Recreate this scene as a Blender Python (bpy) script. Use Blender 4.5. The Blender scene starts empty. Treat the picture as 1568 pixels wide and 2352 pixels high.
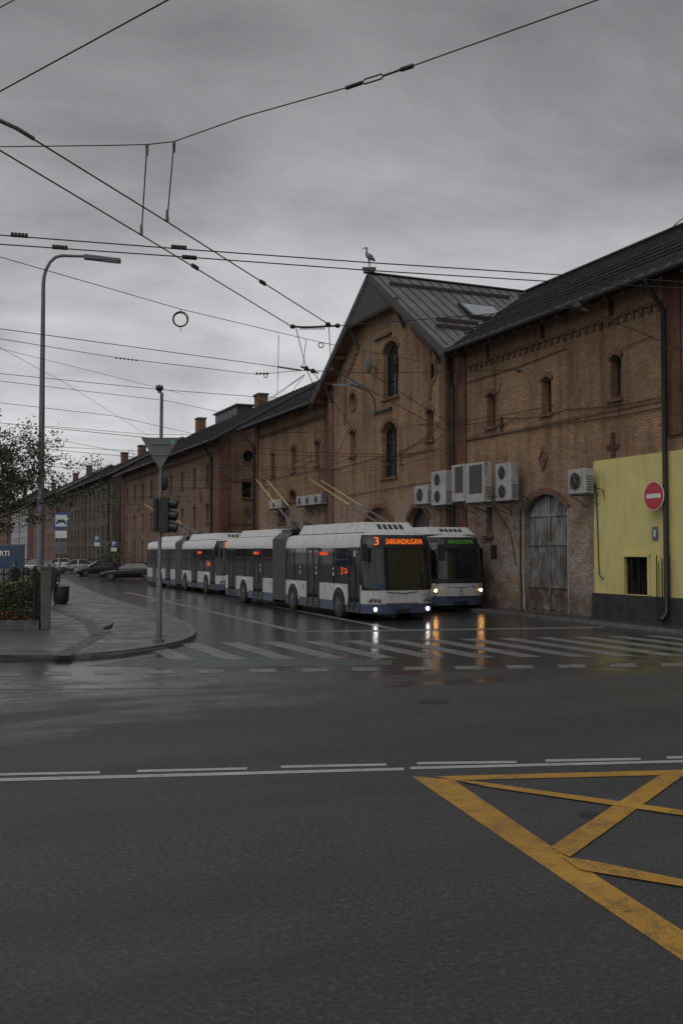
import bpy, math, random
from mathutils import Vector, Matrix
from mathutils.geometry import tessellate_polygon
random.seed(7)
sc = bpy.context.scene
R = math.radians
# ------------------------------------------------------------------ camera / survey
YAW, PIT, F, CX, CY, H = R(23.07), R(2.23), 2287.0, 784.0, 1176.0, 2.4
fwd = Vector((math.sin(YAW)*math.cos(PIT), math.cos(YAW)*math.cos(PIT), math.sin(PIT)))
rgt = Vector((math.cos(YAW), -math.sin(YAW), 0))
upv = rgt.cross(fwd)
CAM = Vector((0, 0, H))
def ray(px, py): return fwd + rgt*((px-CX)/F) + upv*((CY-py)/F)
def onz(px, py, z=0.0):
    d = ray(px, py); return CAM + d*((z-H)/d.z)
def onx(px, py, X):
    d = ray(px, py); return CAM + d*(X/d.x)
def ony(px, py, Y):
    d = ray(px, py); return CAM + d*(Y/d.y)
def atd(px, py, dd): return CAM + ray(px, py)*dd
cd = bpy.data.cameras.new("Camera"); cam = bpy.data.objects.new("Camera", cd)
sc.collection.objects.link(cam); sc.camera = cam
cam.location = CAM; cam.rotation_euler = (R(90)+PIT, 0, -YAW)
cd.sensor_fit = 'VERTICAL'; cd.sensor_height = 36; cd.lens = 35.0
cd.clip_start = .1; cd.clip_end = 3000
# ------------------------------------------------------------------ materials
def newmat(name):
    m = bpy.data.materials.new(name); m.use_nodes = True
    nt = m.node_tree; b = nt.nodes['Principled BSDF']
    return m, nt, b
def N(nt, t, **kw):
    n = nt.nodes.new(t)
    for k, v in kw.items():
        if k.startswith('_'): n.inputs[k[1:]].default_value = v
        else: setattr(n, k, v)
    return n
def L(nt, a, b): nt.links.new(a, b)
def pos(nt): return N(nt, 'ShaderNodeNewGeometry').outputs['Position']
def noise(nt, vec, scale, detail=4, rough=.55, sv=None):
    n = N(nt, 'ShaderNodeTexNoise'); n.inputs['Scale'].default_value = scale
    n.inputs['Detail'].default_value = detail; n.inputs['Roughness'].default_value = rough
    if sv:
        mp = N(nt, 'ShaderNodeMapping'); mp.inputs['Scale'].default_value = sv
        L(nt, vec, mp.inputs['Vector']); vec = mp.outputs[0]
    L(nt, vec, n.inputs['Vector']); return n.outputs['Fac']
def rng(nt, v, a, b, c, d):
    n = N(nt, 'ShaderNodeMapRange'); n.clamp = True
    for i, x in enumerate((a, b, c, d)): n.inputs[i+1].default_value = x
    L(nt, v, n.inputs[0]); return n.outputs[0]
def mixc(nt, f, a, b, mode='MIX'):
    n = N(nt, 'ShaderNodeMix'); n.data_type = 'RGBA'; n.blend_type = mode
    for s, x in ((n.inputs[0], f), (n.inputs[6], a), (n.inputs[7], b)):
        if hasattr(x, 'is_output'): L(nt, x, s)
        elif isinstance(x, (int, float)): s.default_value = x if s == n.inputs[0] else (x, x, x, 1)
        else: s.default_value = (*x[:3], 1)
    return n.outputs[2]
def math_(nt, op, a, b=None):
    n = N(nt, 'ShaderNodeMath'); n.operation = op
    for s, x in ((n.inputs[0], a), (n.inputs[1], b)):
        if x is None: continue
        if hasattr(x, 'is_output'): L(nt, x, s)
        else: s.default_value = x
    return n.outputs[0]
def bump(nt, b, h, strength=.3, dist=.01):
    n = N(nt, 'ShaderNodeBump'); n.inputs['Strength'].default_value = strength; n.inputs['Distance'].default_value = dist
    L(nt, h, n.inputs['Height']); L(nt, n.outputs[0], b.inputs['Normal'])
def simple(name, col, rough=.5, metal=0, var=.25, scale=3, spec=.5, emit=None, es=0, dirt=0):
    m, nt, b = newmat(name); p = pos(nt)
    n1 = noise(nt, p, scale, 5)
    f = rng(nt, n1, .3, .7, 0, 1)
    c = mixc(nt, f, [x*(1-var) for x in col], [min(1, x*(1+var)) for x in col])
    if dirt:
        n2 = noise(nt, p, 1.5, 6, .6, (3, 3, .6))
        c = mixc(nt, rng(nt, n2, .45, .75, 0, dirt), c, (.05, .045, .04))
    L(nt, c, b.inputs['Base Color'])
    L(nt, rng(nt, n1, .3, .7, max(.03, rough*.8), min(1, rough*1.2)), b.inputs['Roughness'])
    b.inputs['Metallic'].default_value = metal; b.inputs['Specular IOR Level'].default_value = spec
    if emit:
        b.inputs['Emission Color'].default_value = (*emit, 1); b.inputs['Emission Strength'].default_value = es
    return m
def brick(name, c1, c2, mortar, white=.0, soot=.5, wz=(2.4, 6.0)):
    m, nt, b = newmat(name); p = pos(nt)
    s = N(nt, 'ShaderNodeSeparateXYZ'); L(nt, p, s.inputs[0])
    c = N(nt, 'ShaderNodeCombineXYZ'); L(nt, math_(nt, 'ADD', s.outputs[0], s.outputs[1]), c.inputs[0]); L(nt, s.outputs[2], c.inputs[1])
    bt = N(nt, 'ShaderNodeTexBrick'); L(nt, c.outputs[0], bt.inputs['Vector'])
    bt.inputs['Scale'].default_value = 1; bt.inputs['Brick Width'].default_value = .30; bt.inputs['Row Height'].default_value = .095
    bt.inputs['Mortar Size'].default_value = .012; bt.inputs['Mortar Smooth'].default_value = .3; bt.inputs['Bias'].default_value = -.1
    bt.inputs['Color1'].default_value = (*c1, 1); bt.inputs['Color2'].default_value = (*c2, 1); bt.inputs['Mortar'].default_value = (*mortar, 1)
    col = bt.outputs['Color']
    nb = noise(nt, c.outputs[0], 5, 3, .6, (1, 2.2, 1))
    col = mixc(nt, rng(nt, nb, .53, .66, 0, .6), col, [c2[0]*.55, c2[1]*.42, c2[2]*.38])
    nl = noise(nt, c.outputs[0], 7, 3, .6, (1, 3.0, 1))
    col = mixc(nt, rng(nt, nl, .56, .68, 0, .4), col, [min(1, x*1.5) for x in c1])
    big = noise(nt, p, .35, 6, .65)
    col = mixc(nt, rng(nt, big, .38, .66, 0, .6*soot), col, [x*.36 for x in c2])
    st = noise(nt, c.outputs[0], 1.0, 6, .68, (1.6, .18, 1))
    col = mixc(nt, rng(nt, st, .46, .70, 0, soot*.9), col, [x*.28 for x in c2])
    if white:
        wn = noise(nt, c.outputs[0], .9, 9, .74, (1, 1.5, 1))
        zf = rng(nt, s.outputs[2], wz[0], wz[1], 1, 0)
        wf = math_(nt, 'MULTIPLY', zf, rng(nt, wn, .40, .56, 0, white))
        col = mixc(nt, wf, col, mixc(nt, rng(nt, nb, .4, .6, 0, 1), (.40, .375, .355), (.24, .195, .17)))
        low = rng(nt, s.outputs[2], .1, 1.6, .85, 0)
        ln = noise(nt, c.outputs[0], 2, 5)
        col = mixc(nt, math_(nt, 'MULTIPLY', low, rng(nt, ln, .3, .6, .3, 1)), col, (.06, .045, .04))
    L(nt, col, b.inputs['Base Color']); b.inputs['Roughness'].default_value = .85
    b.inputs['Specular IOR Level'].default_value = .25
    bump(nt, b, bt.outputs['Fac'], -.5, .012)
    return m
TAN = brick('brick_tan', (.37, .235, .135), (.265, .155, .09), (.16, .125, .10), .85, .85)
TAN2 = brick('brick_tan_far', (.28, .18, .115), (.20, .125, .082), (.14, .11, .095), .2, .85)
RED = brick('brick_red', (.21, .090, .062), (.14, .058, .042), (.13, .105, .09), 0, .7)
TRM = brick('brick_trim', (.24, .13, .082), (.17, .09, .06), (.12, .10, .085), 0, .7)
DRK = brick('brick_dark', (.17, .13, .105), (.11, .085, .07), (.12, .10, .09), 0, .6)
PNK = brick('brick_pink', (.28, .175, .15), (.21, .13, .11), (.18, .15, .14), 0, .5)
GREYW = simple('plaster_grey', (.42, .42, .43), .8, dirt=.4)
def roofmat(name, col, rough=.6):
    m, nt, b = newmat(name); p = pos(nt)
    n1 = noise(nt, p, .8, 6, .6); n2 = noise(nt, p, 6, 4)
    c = mixc(nt, rng(nt, n1, .35, .65, 0, 1), [x*.75 for x in col], [x*1.25 for x in col])
    c = mixc(nt, rng(nt, n2, .6, .75, 0, .35), c, [x*.5 for x in col])
    L(nt, c, b.inputs['Base Color']); b.inputs['Metallic'].default_value = .15
    L(nt, rng(nt, n1, .3, .7, rough*.8, rough*1.2), b.inputs['Roughness']); return m
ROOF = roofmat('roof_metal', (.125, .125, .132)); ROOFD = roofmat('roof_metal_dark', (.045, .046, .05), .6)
ROOFL = roofmat('roof_metal_light', (.27, .28, .29), .6)
SOF = simple('soffit_wood', (.18, .095, .05), .75, var=.35, dirt=.5)
WOODD = simple('dark_wood', (.06, .055, .053), .75, var=.3)
SEAM = simple('roof_seam', (.035, .036, .04), .65)
BLK = simple('black_metal', (.02, .02, .021), .45, .2)
PIPE = simple('drainpipe_metal', (.028, .025, .025), .5, .3)
GALV = simple('galvanised_steel', (.15, .155, .17), .55, .4, var=.15, dirt=.3)
GLS = simple('window_glass', (.018, .02, .025), .08, 0, var=.5, scale=.7, spec=.8)
BGLS = simple('bus_glass', (.010, .011, .013), .05, 0, var=.6, scale=1.2, spec=.6)
BWHT = simple('bus_white_paint', (.52, .52, .52), .3, 0, var=.06, dirt=.28)
BBLU = simple('bus_blue_paint', (.05, .068, .13), .35, 0, var=.1, dirt=.5)
BBLK = simple('bus_black_trim', (.018, .018, .02), .4)
BELL = simple('bellows_rubber', (.085, .083, .08), .75, var=.2)
TYRE = simple('tyre', (.02, .02, .02), .8); HUB = simple('wheel_hub', (.12, .12, .13), .5, .5, dirt=.5)
YEL = simple('yellow_plaster', (.58, .51, .20), .88, var=.07, scale=1.2, dirt=.18)
PLI = simple('black_plinth', (.03, .03, .033), .7, var=.3)
ACW = simple('ac_white', (.36, .36, .35), .6, var=.1, dirt=.6)
ACG = simple('ac_grille', (.10, .10, .10), .6, dirt=.4)
def doormat():
    m, nt, b = newmat('peeling_door_paint'); p = pos(nt)
    n1 = noise(nt, p, 2.6, 9, .75, (1, 1, .35)); n2 = noise(nt, p, 1.1, 7, .7)
    s = N(nt, 'ShaderNodeSeparateXYZ'); L(nt, p, s.inputs[0])
    c = mixc(nt, rng(nt, n1, .42, .58, 0, 1), (.24, .26, .265), (.10, .09, .08))
    zz = rng(nt, s.outputs[2], .9, 3.6, 1, 0.1)
    c = mixc(nt, math_(nt, 'MULTIPLY', zz, rng(nt, n2, .42, .57, .0, .9)), c, (.085, .045, .028))
    L(nt, c, b.inputs['Base Color']); b.inputs['Roughness'].default_value = .8; bump(nt, b, n1, .4, .02); return m
DOORB = doormat()
DFRM = simple('old_white_frame', (.30, .285, .27), .85, dirt=.7)
def emis(name, col, s):
    m, nt, b = newmat(name); b.inputs['Base Color'].default_value = (*[x*.3 for x in col], 1)
    b.inputs['Emission Color'].default_value = (*col, 1); b.inputs['Emission Strength'].default_value = s; return m
LEDO = emis('led_orange', (1, .17, .012), 1.15); LEDG = emis('led_green', (.10, .42, .05), .28)
LEDD = emis('led_red_side', (1, .10, .02), .7)
HLW = emis('headlight_white', (1, .93, .85), 22); HLO = emis('headlight_warm', (1, .50, .15), 42)
HGL = simple('headlight_glass', (.35, .36, .37), .15, .3, var=.3, scale=12)
TAIL = emis('tail_red', (1, .03, .02), 1.0)
TXD = simple('dark_lettering', (.03, .03, .035), .5); TXW = simple('white_lettering', (.7, .7, .7), .5, var=.05)
GRYM = simple('grey_mark', (.25, .27, .33), .5)
REDS = simple('sign_red', (.40, .02, .025), .4, var=.08); WHTS = simple('sign_white', (.6, .6, .6), .4, var=.05)
BLUS = simple('sign_blue', (.04, .09, .20), .4, var=.1); GRYS = simple('sign_back_grey', (.12, .125, .13), .6, .1, var=.15)
CYAN = simple('sticker_teal', (.10, .30, .28), .5)
POLY = simple('trolley_pole_yellow', (.50, .39, .16), .5); STN = simple('stone', (.11, .11, .105), .8, var=.35, dirt=.4)
WIRE = simple('wire', (.018, .016, .018), .6, .2); INS = simple('insulator', (.03, .018, .016), .5)
LEAF = simple('leaves', (.05, .065, .025), .6, var=.5, scale=9); LEAF2 = simple('leaves_dark', (.03, .035, .018), .6, var=.5, scale=9)
HED = simple('hedge_leaves', (.06, .085, .03), .6, var=.5, scale=6); FLW = simple('orange_flowers', (.55, .16, .03), .6)
BARK = simple('bark', (.035, .028, .022), .9); IRON = simple('fence_iron', (.015, .015, .017), .5, .3)
STAT = simple('statue_grey', (.16, .16, .16), .6, .2)
def paint(name, col, wear=.4, sc_=3.0):
    m, nt, b = newmat(name); p = pos(nt)
    n1 = noise(nt, p, sc_, 9, .75); n2 = noise(nt, p, 45, 3, .6); n3 = noise(nt, p, .9, 4)
    w = math_(nt, 'ADD', math_(nt, 'MULTIPLY', n1, .6), math_(nt, 'MULTIPLY', n2, .4))
    c = mixc(nt, rng(nt, n3, .3, .7, 0, 1), [x*.72 for x in col], col)
    c = mixc(nt, rng(nt, w, .62-wear*.25, .70-wear*.1, 0, .9), c, (.04, .04, .042))
    L(nt, c, b.inputs['Base Color']); L(nt, rng(nt, n1, .3, .7, .35, .6), b.inputs['Roughness'])
    bump(nt, b, n2, .35, .006); return m
PW = paint('road_paint_white', (.42, .42, .42), .40); PWW = paint('road_paint_worn', (.25, .25, .25), .85)
PY = paint('road_paint_yellow', (.50, .265, .03), .58)
def asphalt():
    m, nt, b = newmat('asphalt'); p = pos(nt)
    s = N(nt, 'ShaderNodeSeparateXYZ'); L(nt, p, s.inputs[0])
    fine = noise(nt, p, 42, 5, .85); mid = noise(nt, p, 9, 6, .7); big = noise(nt, p, .30, 7, .65, (1, 1.6, 1))
    grit = noise(nt, p, 24, 2, .5)
    c = mixc(nt, rng(nt, fine, .42, .58, 0, 1), (.010, .010, .011), (.072, .072, .077))
    c = mixc(nt, rng(nt, grit, .54, .66, 0, .75), c, (.11, .11, .115))
    c = mixc(nt, rng(nt, grit, .46, .36, 0, .6), c, (.012, .012, .013))
    c = mixc(nt, rng(nt, mid, .38, .66, 0, .5), c, (.024, .024, .026))
    c = mixc(nt, rng(nt, big, .38, .62, 0, .35), c, (.066, .066, .07))
    tr = noise(nt, p, .5, 5, .6, (.12, 1.4, 1))
    c = mixc(nt, rng(nt, tr, .45, .66, 0, .55), c, (.019, .019, .021))
    wetn = noise(nt, p, .32, 5, .6, (1, 1.8, 1))
    yz = rng(nt, s.outputs[1], 11, 21, 0, .45)
    wet = rng(nt, math_(nt, 'ADD', wetn, yz), .62, .84, 0, 1)
    c = mixc(nt, wet, c, mixc(nt, .35, c, (.012, .012, .013)))
    L(nt, c, b.inputs['Base Color'])
    r0 = rng(nt, fine, .3, .7, .42, .68)
    r1 = rng(nt, mid, .3, .7, .09, .28)
    n = N(nt, 'ShaderNodeMix'); L(nt, wet, n.inputs[0]); L(nt, r0, n.inputs[2]); L(nt, r1, n.inputs[3])
    L(nt, n.outputs[0], b.inputs['Roughness'])
    bs = N(nt, 'ShaderNodeBump'); bs.inputs['Distance'].default_value = .014
    L(nt, rng(nt, wet, 0, 1, .8, .10), bs.inputs['Strength']); L(nt, math_(nt, 'ADD', fine, grit), bs.inputs['Height'])
    b2 = N(nt, 'ShaderNodeBump'); b2.inputs['Distance'].default_value = .02; b2.inputs['Strength'].default_value = .13
    L(nt, mid, b2.inputs['Height']); L(nt, bs.outputs[0], b2.inputs['Normal']); L(nt, b2.outputs[0], b.inputs['Normal'])
    b.inputs['Specular IOR Level'].default_value = .5
    return m
ASP = asphalt()
def pavers(name, c1, c2, w, h, rot=0.0, rough=.45):
    m, nt, b = newmat(name); p = pos(nt)
    mp = N(nt, 'ShaderNodeMapping'); mp.inputs['Rotation'].default_value = (0, 0, rot); L(nt, p, mp.inputs[0])
    bt = N(nt, 'ShaderNodeTexBrick'); L(nt, mp.outputs[0], bt.inputs['Vector']); bt.inputs['Scale'].default_value = 1
    bt.inputs['Brick Width'].default_value = w; bt.inputs['Row Height'].default_value = h; bt.inputs['Mortar Size'].default_value = .012
    bt.inputs['Color1'].default_value = (*c1, 1); bt.inputs['Color2'].default_value = (*c2, 1); bt.inputs['Mortar'].default_value = (.025, .025, .025, 1)
    n1 = noise(nt, p, 1.2, 6, .6)
    c = mixc(nt, rng(nt, n1, .35, .65, 0, .6), bt.outputs['Color'], [x*.45 for x in c1])
    L(nt, c, b.inputs['Base Color']); L(nt, rng(nt, n1, .3, .7, rough*.6, rough*1.3), b.inputs['Roughness'])
    bump(nt, b, bt.outputs['Fac'], -.5, .012); return m
PAV = pavers('paving_blocks', (.16, .14, .14), (.11, .10, .102), .42, .21, .3, .5)
COB = pavers('cobbles', (.085, .085, .085), (.05, .05, .052), .13, .13, .2, .4)
TACT = simple('tactile_paving', (.035, .035, .037), .5, var=.3); KERB = simple('kerb_stone', (.12, .12, .12), .5, var=.25, dirt=.4)
TEAL = paint('cycle_lane_tint', (.06, .085, .08), .6)

# ------------------------------------------------------------------ mesh builder
class M:
    def __init__(s): s.v = []; s.f = []; s.fm = []; s.mats = []; s.sm = []
    def mi(s, m):
        if m not in s.mats: s.mats.append(m)
        return s.mats.index(m)
    def raw(s, vs, fs, mat, sm=False):
        o = len(s.v); s.v += [tuple(v) for v in vs]; k = s.mi(mat)
        for f in fs: s.f.append([i+o for i in f]); s.fm.append(k); s.sm.append(sm)
    def face(s, pts, mat, sm=False): s.raw(pts, [list(range(len(pts)))], mat, sm)
    def hexa(s, p, mat):
        s.raw(p, [(0, 3, 2, 1), (4, 5, 6, 7), (0, 1, 5, 4), (1, 2, 6, 5), (2, 3, 7, 6), (3, 0, 4, 7)], mat)
    def box(s, x0, x1, y0, y1, z0, z1, mat):
        s.hexa([(x0, y0, z0), (x1, y0, z0), (x1, y1, z0), (x0, y1, z0), (x0, y0, z1), (x1, y0, z1), (x1, y1, z1), (x0, y1, z1)], mat)
    def bar(s, p0, p1, w, h, mat, up=Vector((0, 0, 1))):
        p0, p1 = Vector(p0), Vector(p1); d = (p1-p0).normalized(); a = d.cross(up)
        if a.length < 1e-4: a = Vector((1, 0, 0))
        a.normalize(); b = a.cross(d); a = a*w/2; b = b*h/2
        s.hexa([p0-a-b, p0+a-b, p0+a+b, p0-a+b, p1-a-b, p1+a-b, p1+a+b, p1-a+b], mat)
    def tube(s, pts, r, mat, n=6, caps=True):
        pts = [Vector(p) for p in pts]; rs = r if isinstance(r, (list, tuple)) else [r]*len(pts)
        vs = []; pa = None
        for i, p in enumerate(pts):
            d = (pts[min(i+1, len(pts)-1)]-pts[max(i-1, 0)])
            d = d.normalized() if d.length > 1e-7 else Vector((0, 0, 1))
            if pa is None:
                a = d.cross(Vector((0, 0, 1)))
                if a.length < .05: a = d.cross(Vector((1, 0, 0)))
            else: a = pa-d*pa.dot(d)
            a.normalize(); pa = a; b = d.cross(a)
            for k in range(n):
                t = 2*math.pi*k/n; vs.append(p+(a*math.cos(t)+b*math.sin(t))*rs[i])
        fs = []
        for i in range(len(pts)-1):
            for k in range(n): fs.append((i*n+k, i*n+(k+1) % n, (i+1)*n+(k+1) % n, (i+1)*n+k))
        s.raw(vs, fs, mat, True)
        if caps:
            o = (len(pts)-1)*n
            s.face(vs[:n][::-1], mat); s.face(vs[o:], mat)
    def ell(s, c, r, mat, n=12, m=8, rot=None):
        vs = []; fs = []
        for i in range(m+1):
            ph = math.pi*i/m
            for k in range(n):
                t = 2*math.pi*k/n
                q = Vector((r[0]*math.sin(ph)*math.cos(t), r[1]*math.sin(ph)*math.sin(t), r[2]*math.cos(ph)))
                if rot: q = rot @ q
                vs.append(Vector(c)+q)
        for i in range(m):
            for k in range(n): fs.append((i*n+k, (i+1)*n+k, (i+1)*n+(k+1) % n, i*n+(k+1) % n))
        s.raw(vs, fs, mat, True)
    def ring(s, c, r, rr, ax1, ax2, mat, n=24):
        s.tube([Vector(c)+Vector(ax1)*r*math.cos(2*math.pi*i/n)+Vector(ax2)*r*math.sin(2*math.pi*i/n) for i in range(n+1)], rr, mat, 6, False)
    def slab(s, pts, th, mat, mat2=None):
        pts = [Vector(p) for p in pts]; lo = [p-Vector((0, 0, th)) for p in pts]; n = len(pts)
        s.face(pts, mat); s.face(lo[::-1], mat2 or mat)
        for i in range(n): s.face([pts[i], pts[(i+1) % n], lo[(i+1) % n], lo[i]], mat)
    def build(s, name, parent=None, bevel=0, merge=False):
        me = bpy.data.meshes.new(name); me.from_pydata(s.v, [], s.f)
        for m in s.mats: me.materials.append(m)
        for p, k, q in zip(me.polygons, s.fm, s.sm): p.material_index = k; p.use_smooth = q
        me.update(); o = bpy.data.objects.new(name, me); sc.collection.objects.link(o)
        if parent: o.parent = parent
        if merge:
            w = o.modifiers.new('w', 'WELD'); w.merge_threshold = .0005
        if bevel:
            b = o.modifiers.new('b', 'BEVEL'); b.width = bevel; b.segments = 2; b.limit_method = 'ANGLE'
        return o
def empty(name, loc=(0, 0, 0), rz=0):
    e = bpy.data.objects.new(name, None); sc.collection.objects.link(e); e.location = loc; e.rotation_euler = (0, 0, rz)
    e.empty_display_size = .3; return e
def text(name, body, w, h, loc, face, mat, parent=None, bold=.02):
    cu = bpy.data.curves.new(name, 'FONT'); cu.body = body; cu.size = 1; cu.offset = bold; cu.resolution_u = 3; cu.extrude = .01
    to = bpy.data.objects.new('tmp', cu); sc.collection.objects.link(to); bpy.context.view_layer.update()
    me = bpy.data.meshes.new_from_object(to); bpy.data.objects.remove(to)
    xs = [v.co.x for v in me.vertices]; ys = [v.co.y for v in me.vertices]
    cx, cy = (min(xs)+max(xs))/2, (min(ys)+max(ys))/2; sx = w/(max(xs)-min(xs)); sy = h/(max(ys)-min(ys))
    rot = Matrix.Rotation(face, 4, 'Z') @ Matrix.Rotation(R(90), 4, 'X')
    for v in me.vertices: v.co = rot @ Vector(((v.co.x-cx)*sx, (v.co.y-cy)*sy, v.co.z*.3)) + Vector(loc)
    me.materials.clear(); me.materials.append(mat); me.name = name
    o = bpy.data.objects.new(name, me); sc.collection.objects.link(o); o.parent = parent; return o
FX = R(-90)  # lettering facing -X ;  0 = facing -Y

# ------------------------------------------------------------------ ground, road, markings
g = M(); g.face([(-700, -200, -.06), (900, -200, -.06), (900, 1400, -.06), (-700, 1400, -.06)], simple('ground_mat', (.05, .05, .05), .8)); g.build('ground')
g = M(); g.face([(-200, -60, 0), (300, -60, 0), (300, 700, 0), (-200, 700, 0)], ASP); g.build('road')
mk = {'white': (M(), PW), 'worn': (M(), PWW), 'yellow': (M(), PY)}
def mark(kind, pp, z=.004):
    mm, mt = mk[kind]; mm.face([onz(a, b, z) for a, b in pp], mt)
def band(kind, a, b, t0, t1, z=.004):
    mark(kind, [(a[0], a[1]-t0), (b[0], b[1]-t1), (b[0], b[1]+t1), (a[0], a[1]+t0)], z)
band('white', (-400, 1802), (928, 1766), 4, 3); band('white', (942, 1764), (2100, 1735), 3, 2.6)
for a, b in (((-350, 1786), (-100, 1780)), ((-20, 1779), (230, 1774)), ((315, 1771), (567, 1765)), ((645, 1761), (887, 1756)), ((957, 1753), (1186, 1750)), ((1252, 1747), (1470, 1743)), ((1530, 1740), (1740, 1736))):
    band('white', a, b, 2.8, 2.6)
mark('yellow', [(945, 1783), (1040, 1790), (1265, 1944), (1568, 2138), (1900, 2352), (1800, 2362), (1568, 2207)], .004)
mark('yellow', [(1000, 1783), (1560, 1768), (1900, 1760), (1900, 1770), (1560, 1779), (1046, 1792)], .007)
mark('yellow', [(1512, 1781), (1575, 1776), (1308, 1968), (1262, 1946)], .010)
mark('yellow', [(1042, 1791), (1090, 1794), (1800, 1893), (1800, 1907), (1120, 1807)], .013)
mark('yellow', [(1290, 1968), (1350, 1975), (1568, 2020), (1900, 2085), (1900, 2103), (1568, 2036), (1330, 1997)], .013)
nearA, nearB = onz(400, 1516), onz(1700, 1506); farA, farB = onz(400, 1478), onz(1700, 1457)
def yline(A, B, X): return A.y+(B.y-A.y)*(X-A.x)/(B.x-A.x)
x = 6.2-1.0
while x < 24:
    mm, mt = mk['worn']; a0 = .5
    mm.face([(x, yline(nearA, nearB, x), .004), (x+a0, yline(nearA, nearB, x+a0), .004), (x+a0, yline(farA, farB, x+a0), .004), (x, yline(farA, farB, x), .004)], mt); x += 1.05
for i in range(-3, 14):
    xx = 100+118*i; yb = 1549-.0145*xx
    mark('worn', [(xx-2, yb-4), (xx+58, yb-5), (xx+66, yb+3), (xx+4, yb+4)], .004)
band('worn', (690, 1451), (1385, 1441), 1.8, 1.8)
mark('worn', [(283, 1360), (300, 1361), (690, 1449), (676, 1452)])
mark('worn', [(600, 1388), (612, 1388), (925, 1446), (905, 1447)])
mark('worn', [(330, 1381), (350, 1378), (420, 1377), (420, 1379)])
band('worn', (-50, 1583), (430, 1580), 1, .6)
for k, (mm, mt) in mk.items(): mm.build('road_marking_'+k)
g = M(); g.face([onz(*p, .002) for p in ((190, 1530), (320, 1513), (470, 1506), (900, 1516), (900, 1528), (400, 1533))], TEAL); g.build('cycle_lane')
MHC = simple('manhole_iron', (.02, .02, .021), .6, .1, var=.4, scale=30)
for px, py, r in ((993, 1612, .26), (1362, 1873, .13)):
    c = onz(px, py, 0); m = M(); m.tube([c+Vector((0, 0, .001)), c+Vector((0, 0, .004))], r, MHC, 24); m.build('manhole_cover')
edge = [(-500, 1517), (0, 1516), (120, 1515), (210, 1512), (290, 1505), (360, 1494), (415, 1482), (446, 1468), (452, 1456), (440, 1443), (400, 1425), (345, 1407), (280, 1388), (225, 1368), (178, 1347), (150, 1333)]
ep = [onz(a, b, .0) for a, b in edge]
def offs(pts, d):
    out = []
    for i, p in enumerate(pts):
        t = (pts[min(i+1, len(pts)-1)]-pts[max(i-1, 0)]).normalized(); n = Vector((-t.y, t.x, 0)); out.append(p+n*d)
    return out
e1, e2 = offs(ep, .18), offs(ep, 1.0)
m = M()
for i in range(len(ep)-1):
    a, b, c, d = ep[i], ep[i+1], e1[i+1], e1[i]; Z = Vector((0, 0, .12))
    m.face([a, b, b+Z, a+Z], KERB); m.face([a+Z, b+Z, c+Z, d+Z], KERB)
    Z2 = Vector((0, 0, .121)); m.face([d+Z2, c+Z2, e2[i+1]+Z2, e2[i]+Z2], COB)
Zp = Vector((0, 0, .117)); far = [Vector((-10, 160, 0)), Vector((-120, 160, 0)), Vector((-120, 20, 0))]
poly = [p+Zp for p in e1]+[q+Zp for q in far]
tr = tessellate_polygon([poly])
for t in tr: m.face([poly[i] for i in t], PAV)
m.build('pavement')
m = M()
def strip(m, pts, w, mat, z):
    ps = [onz(a, b, z) for a, b in pts]
    for i in range(len(ps)-1):
        t = (ps[i+1]-ps[i]).normalized(); n = Vector((-t.y, t.x, 0))*w/2
        m.face([ps[i]-n, ps[i+1]-n, ps[i+1]+n, ps[i]+n], mat)
strip(m, [(140, 1506), (225, 1460)], .38, TACT, .125); strip(m, [(226, 1459), (205, 1428), (110, 1392)], .38, TACT, .127)
strip(m, [(-100, 1504), (250, 1503), (380, 1487)], .1, TACT, .123)
m.build('tactile_paving')
WX = 21.65
m = M(); m.box(20.45, WX-.02, -10, 66, 0, .10, COB); m.box(20.27, 20.45, -10, 66, 0, .105, KERB); m.build('kerbside_pavement')

# ------------------------------------------------------------------ building helpers
def pX(X): return lambda a, z, o=0: (X+o, a, z)
def pY(Y): return lambda a, z, o=0: (a, Y+o, z)
def pbox(m, P, a0, a1, z0, z1, o0, o1, mat):
    m.hexa([P(a0, z0, o0), P(a1, z0, o0), P(a1, z0, o1), P(a0, z0, o1), P(a0, z1, o0), P(a1, z1, o0), P(a1, z1, o1), P(a0, z1, o1)], mat)
def hole(o):
    a, w, z0, z1, sh = o['a'], o['w'], o['z0'], o['z1'], o['s']
    if sh == 'rect': return [(a-w/2, z0), (a+w/2, z0), (a+w/2, z1), (a-w/2, z1)]
    if sh == 'round':
        r = (z1-z0)/2; return [(a+w/2*math.cos(2*math.pi*i/20), (z0+z1)/2+r*math.sin(2*math.pi*i/20)) for i in range(20)]
    rise = o.get('rise', .28)*w; zs = z1-rise
    Rr = (w*w/4+rise*rise)/(2*rise); zc = z1-Rr; th = math.asin(min(1, w/2/Rr))
    return [(a-w/2, z0), (a+w/2, z0)]+[(a+Rr*math.sin(th-2*th*i/10), zc+Rr*math.cos(th-2*th*i/10)) for i in range(11)]
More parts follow.
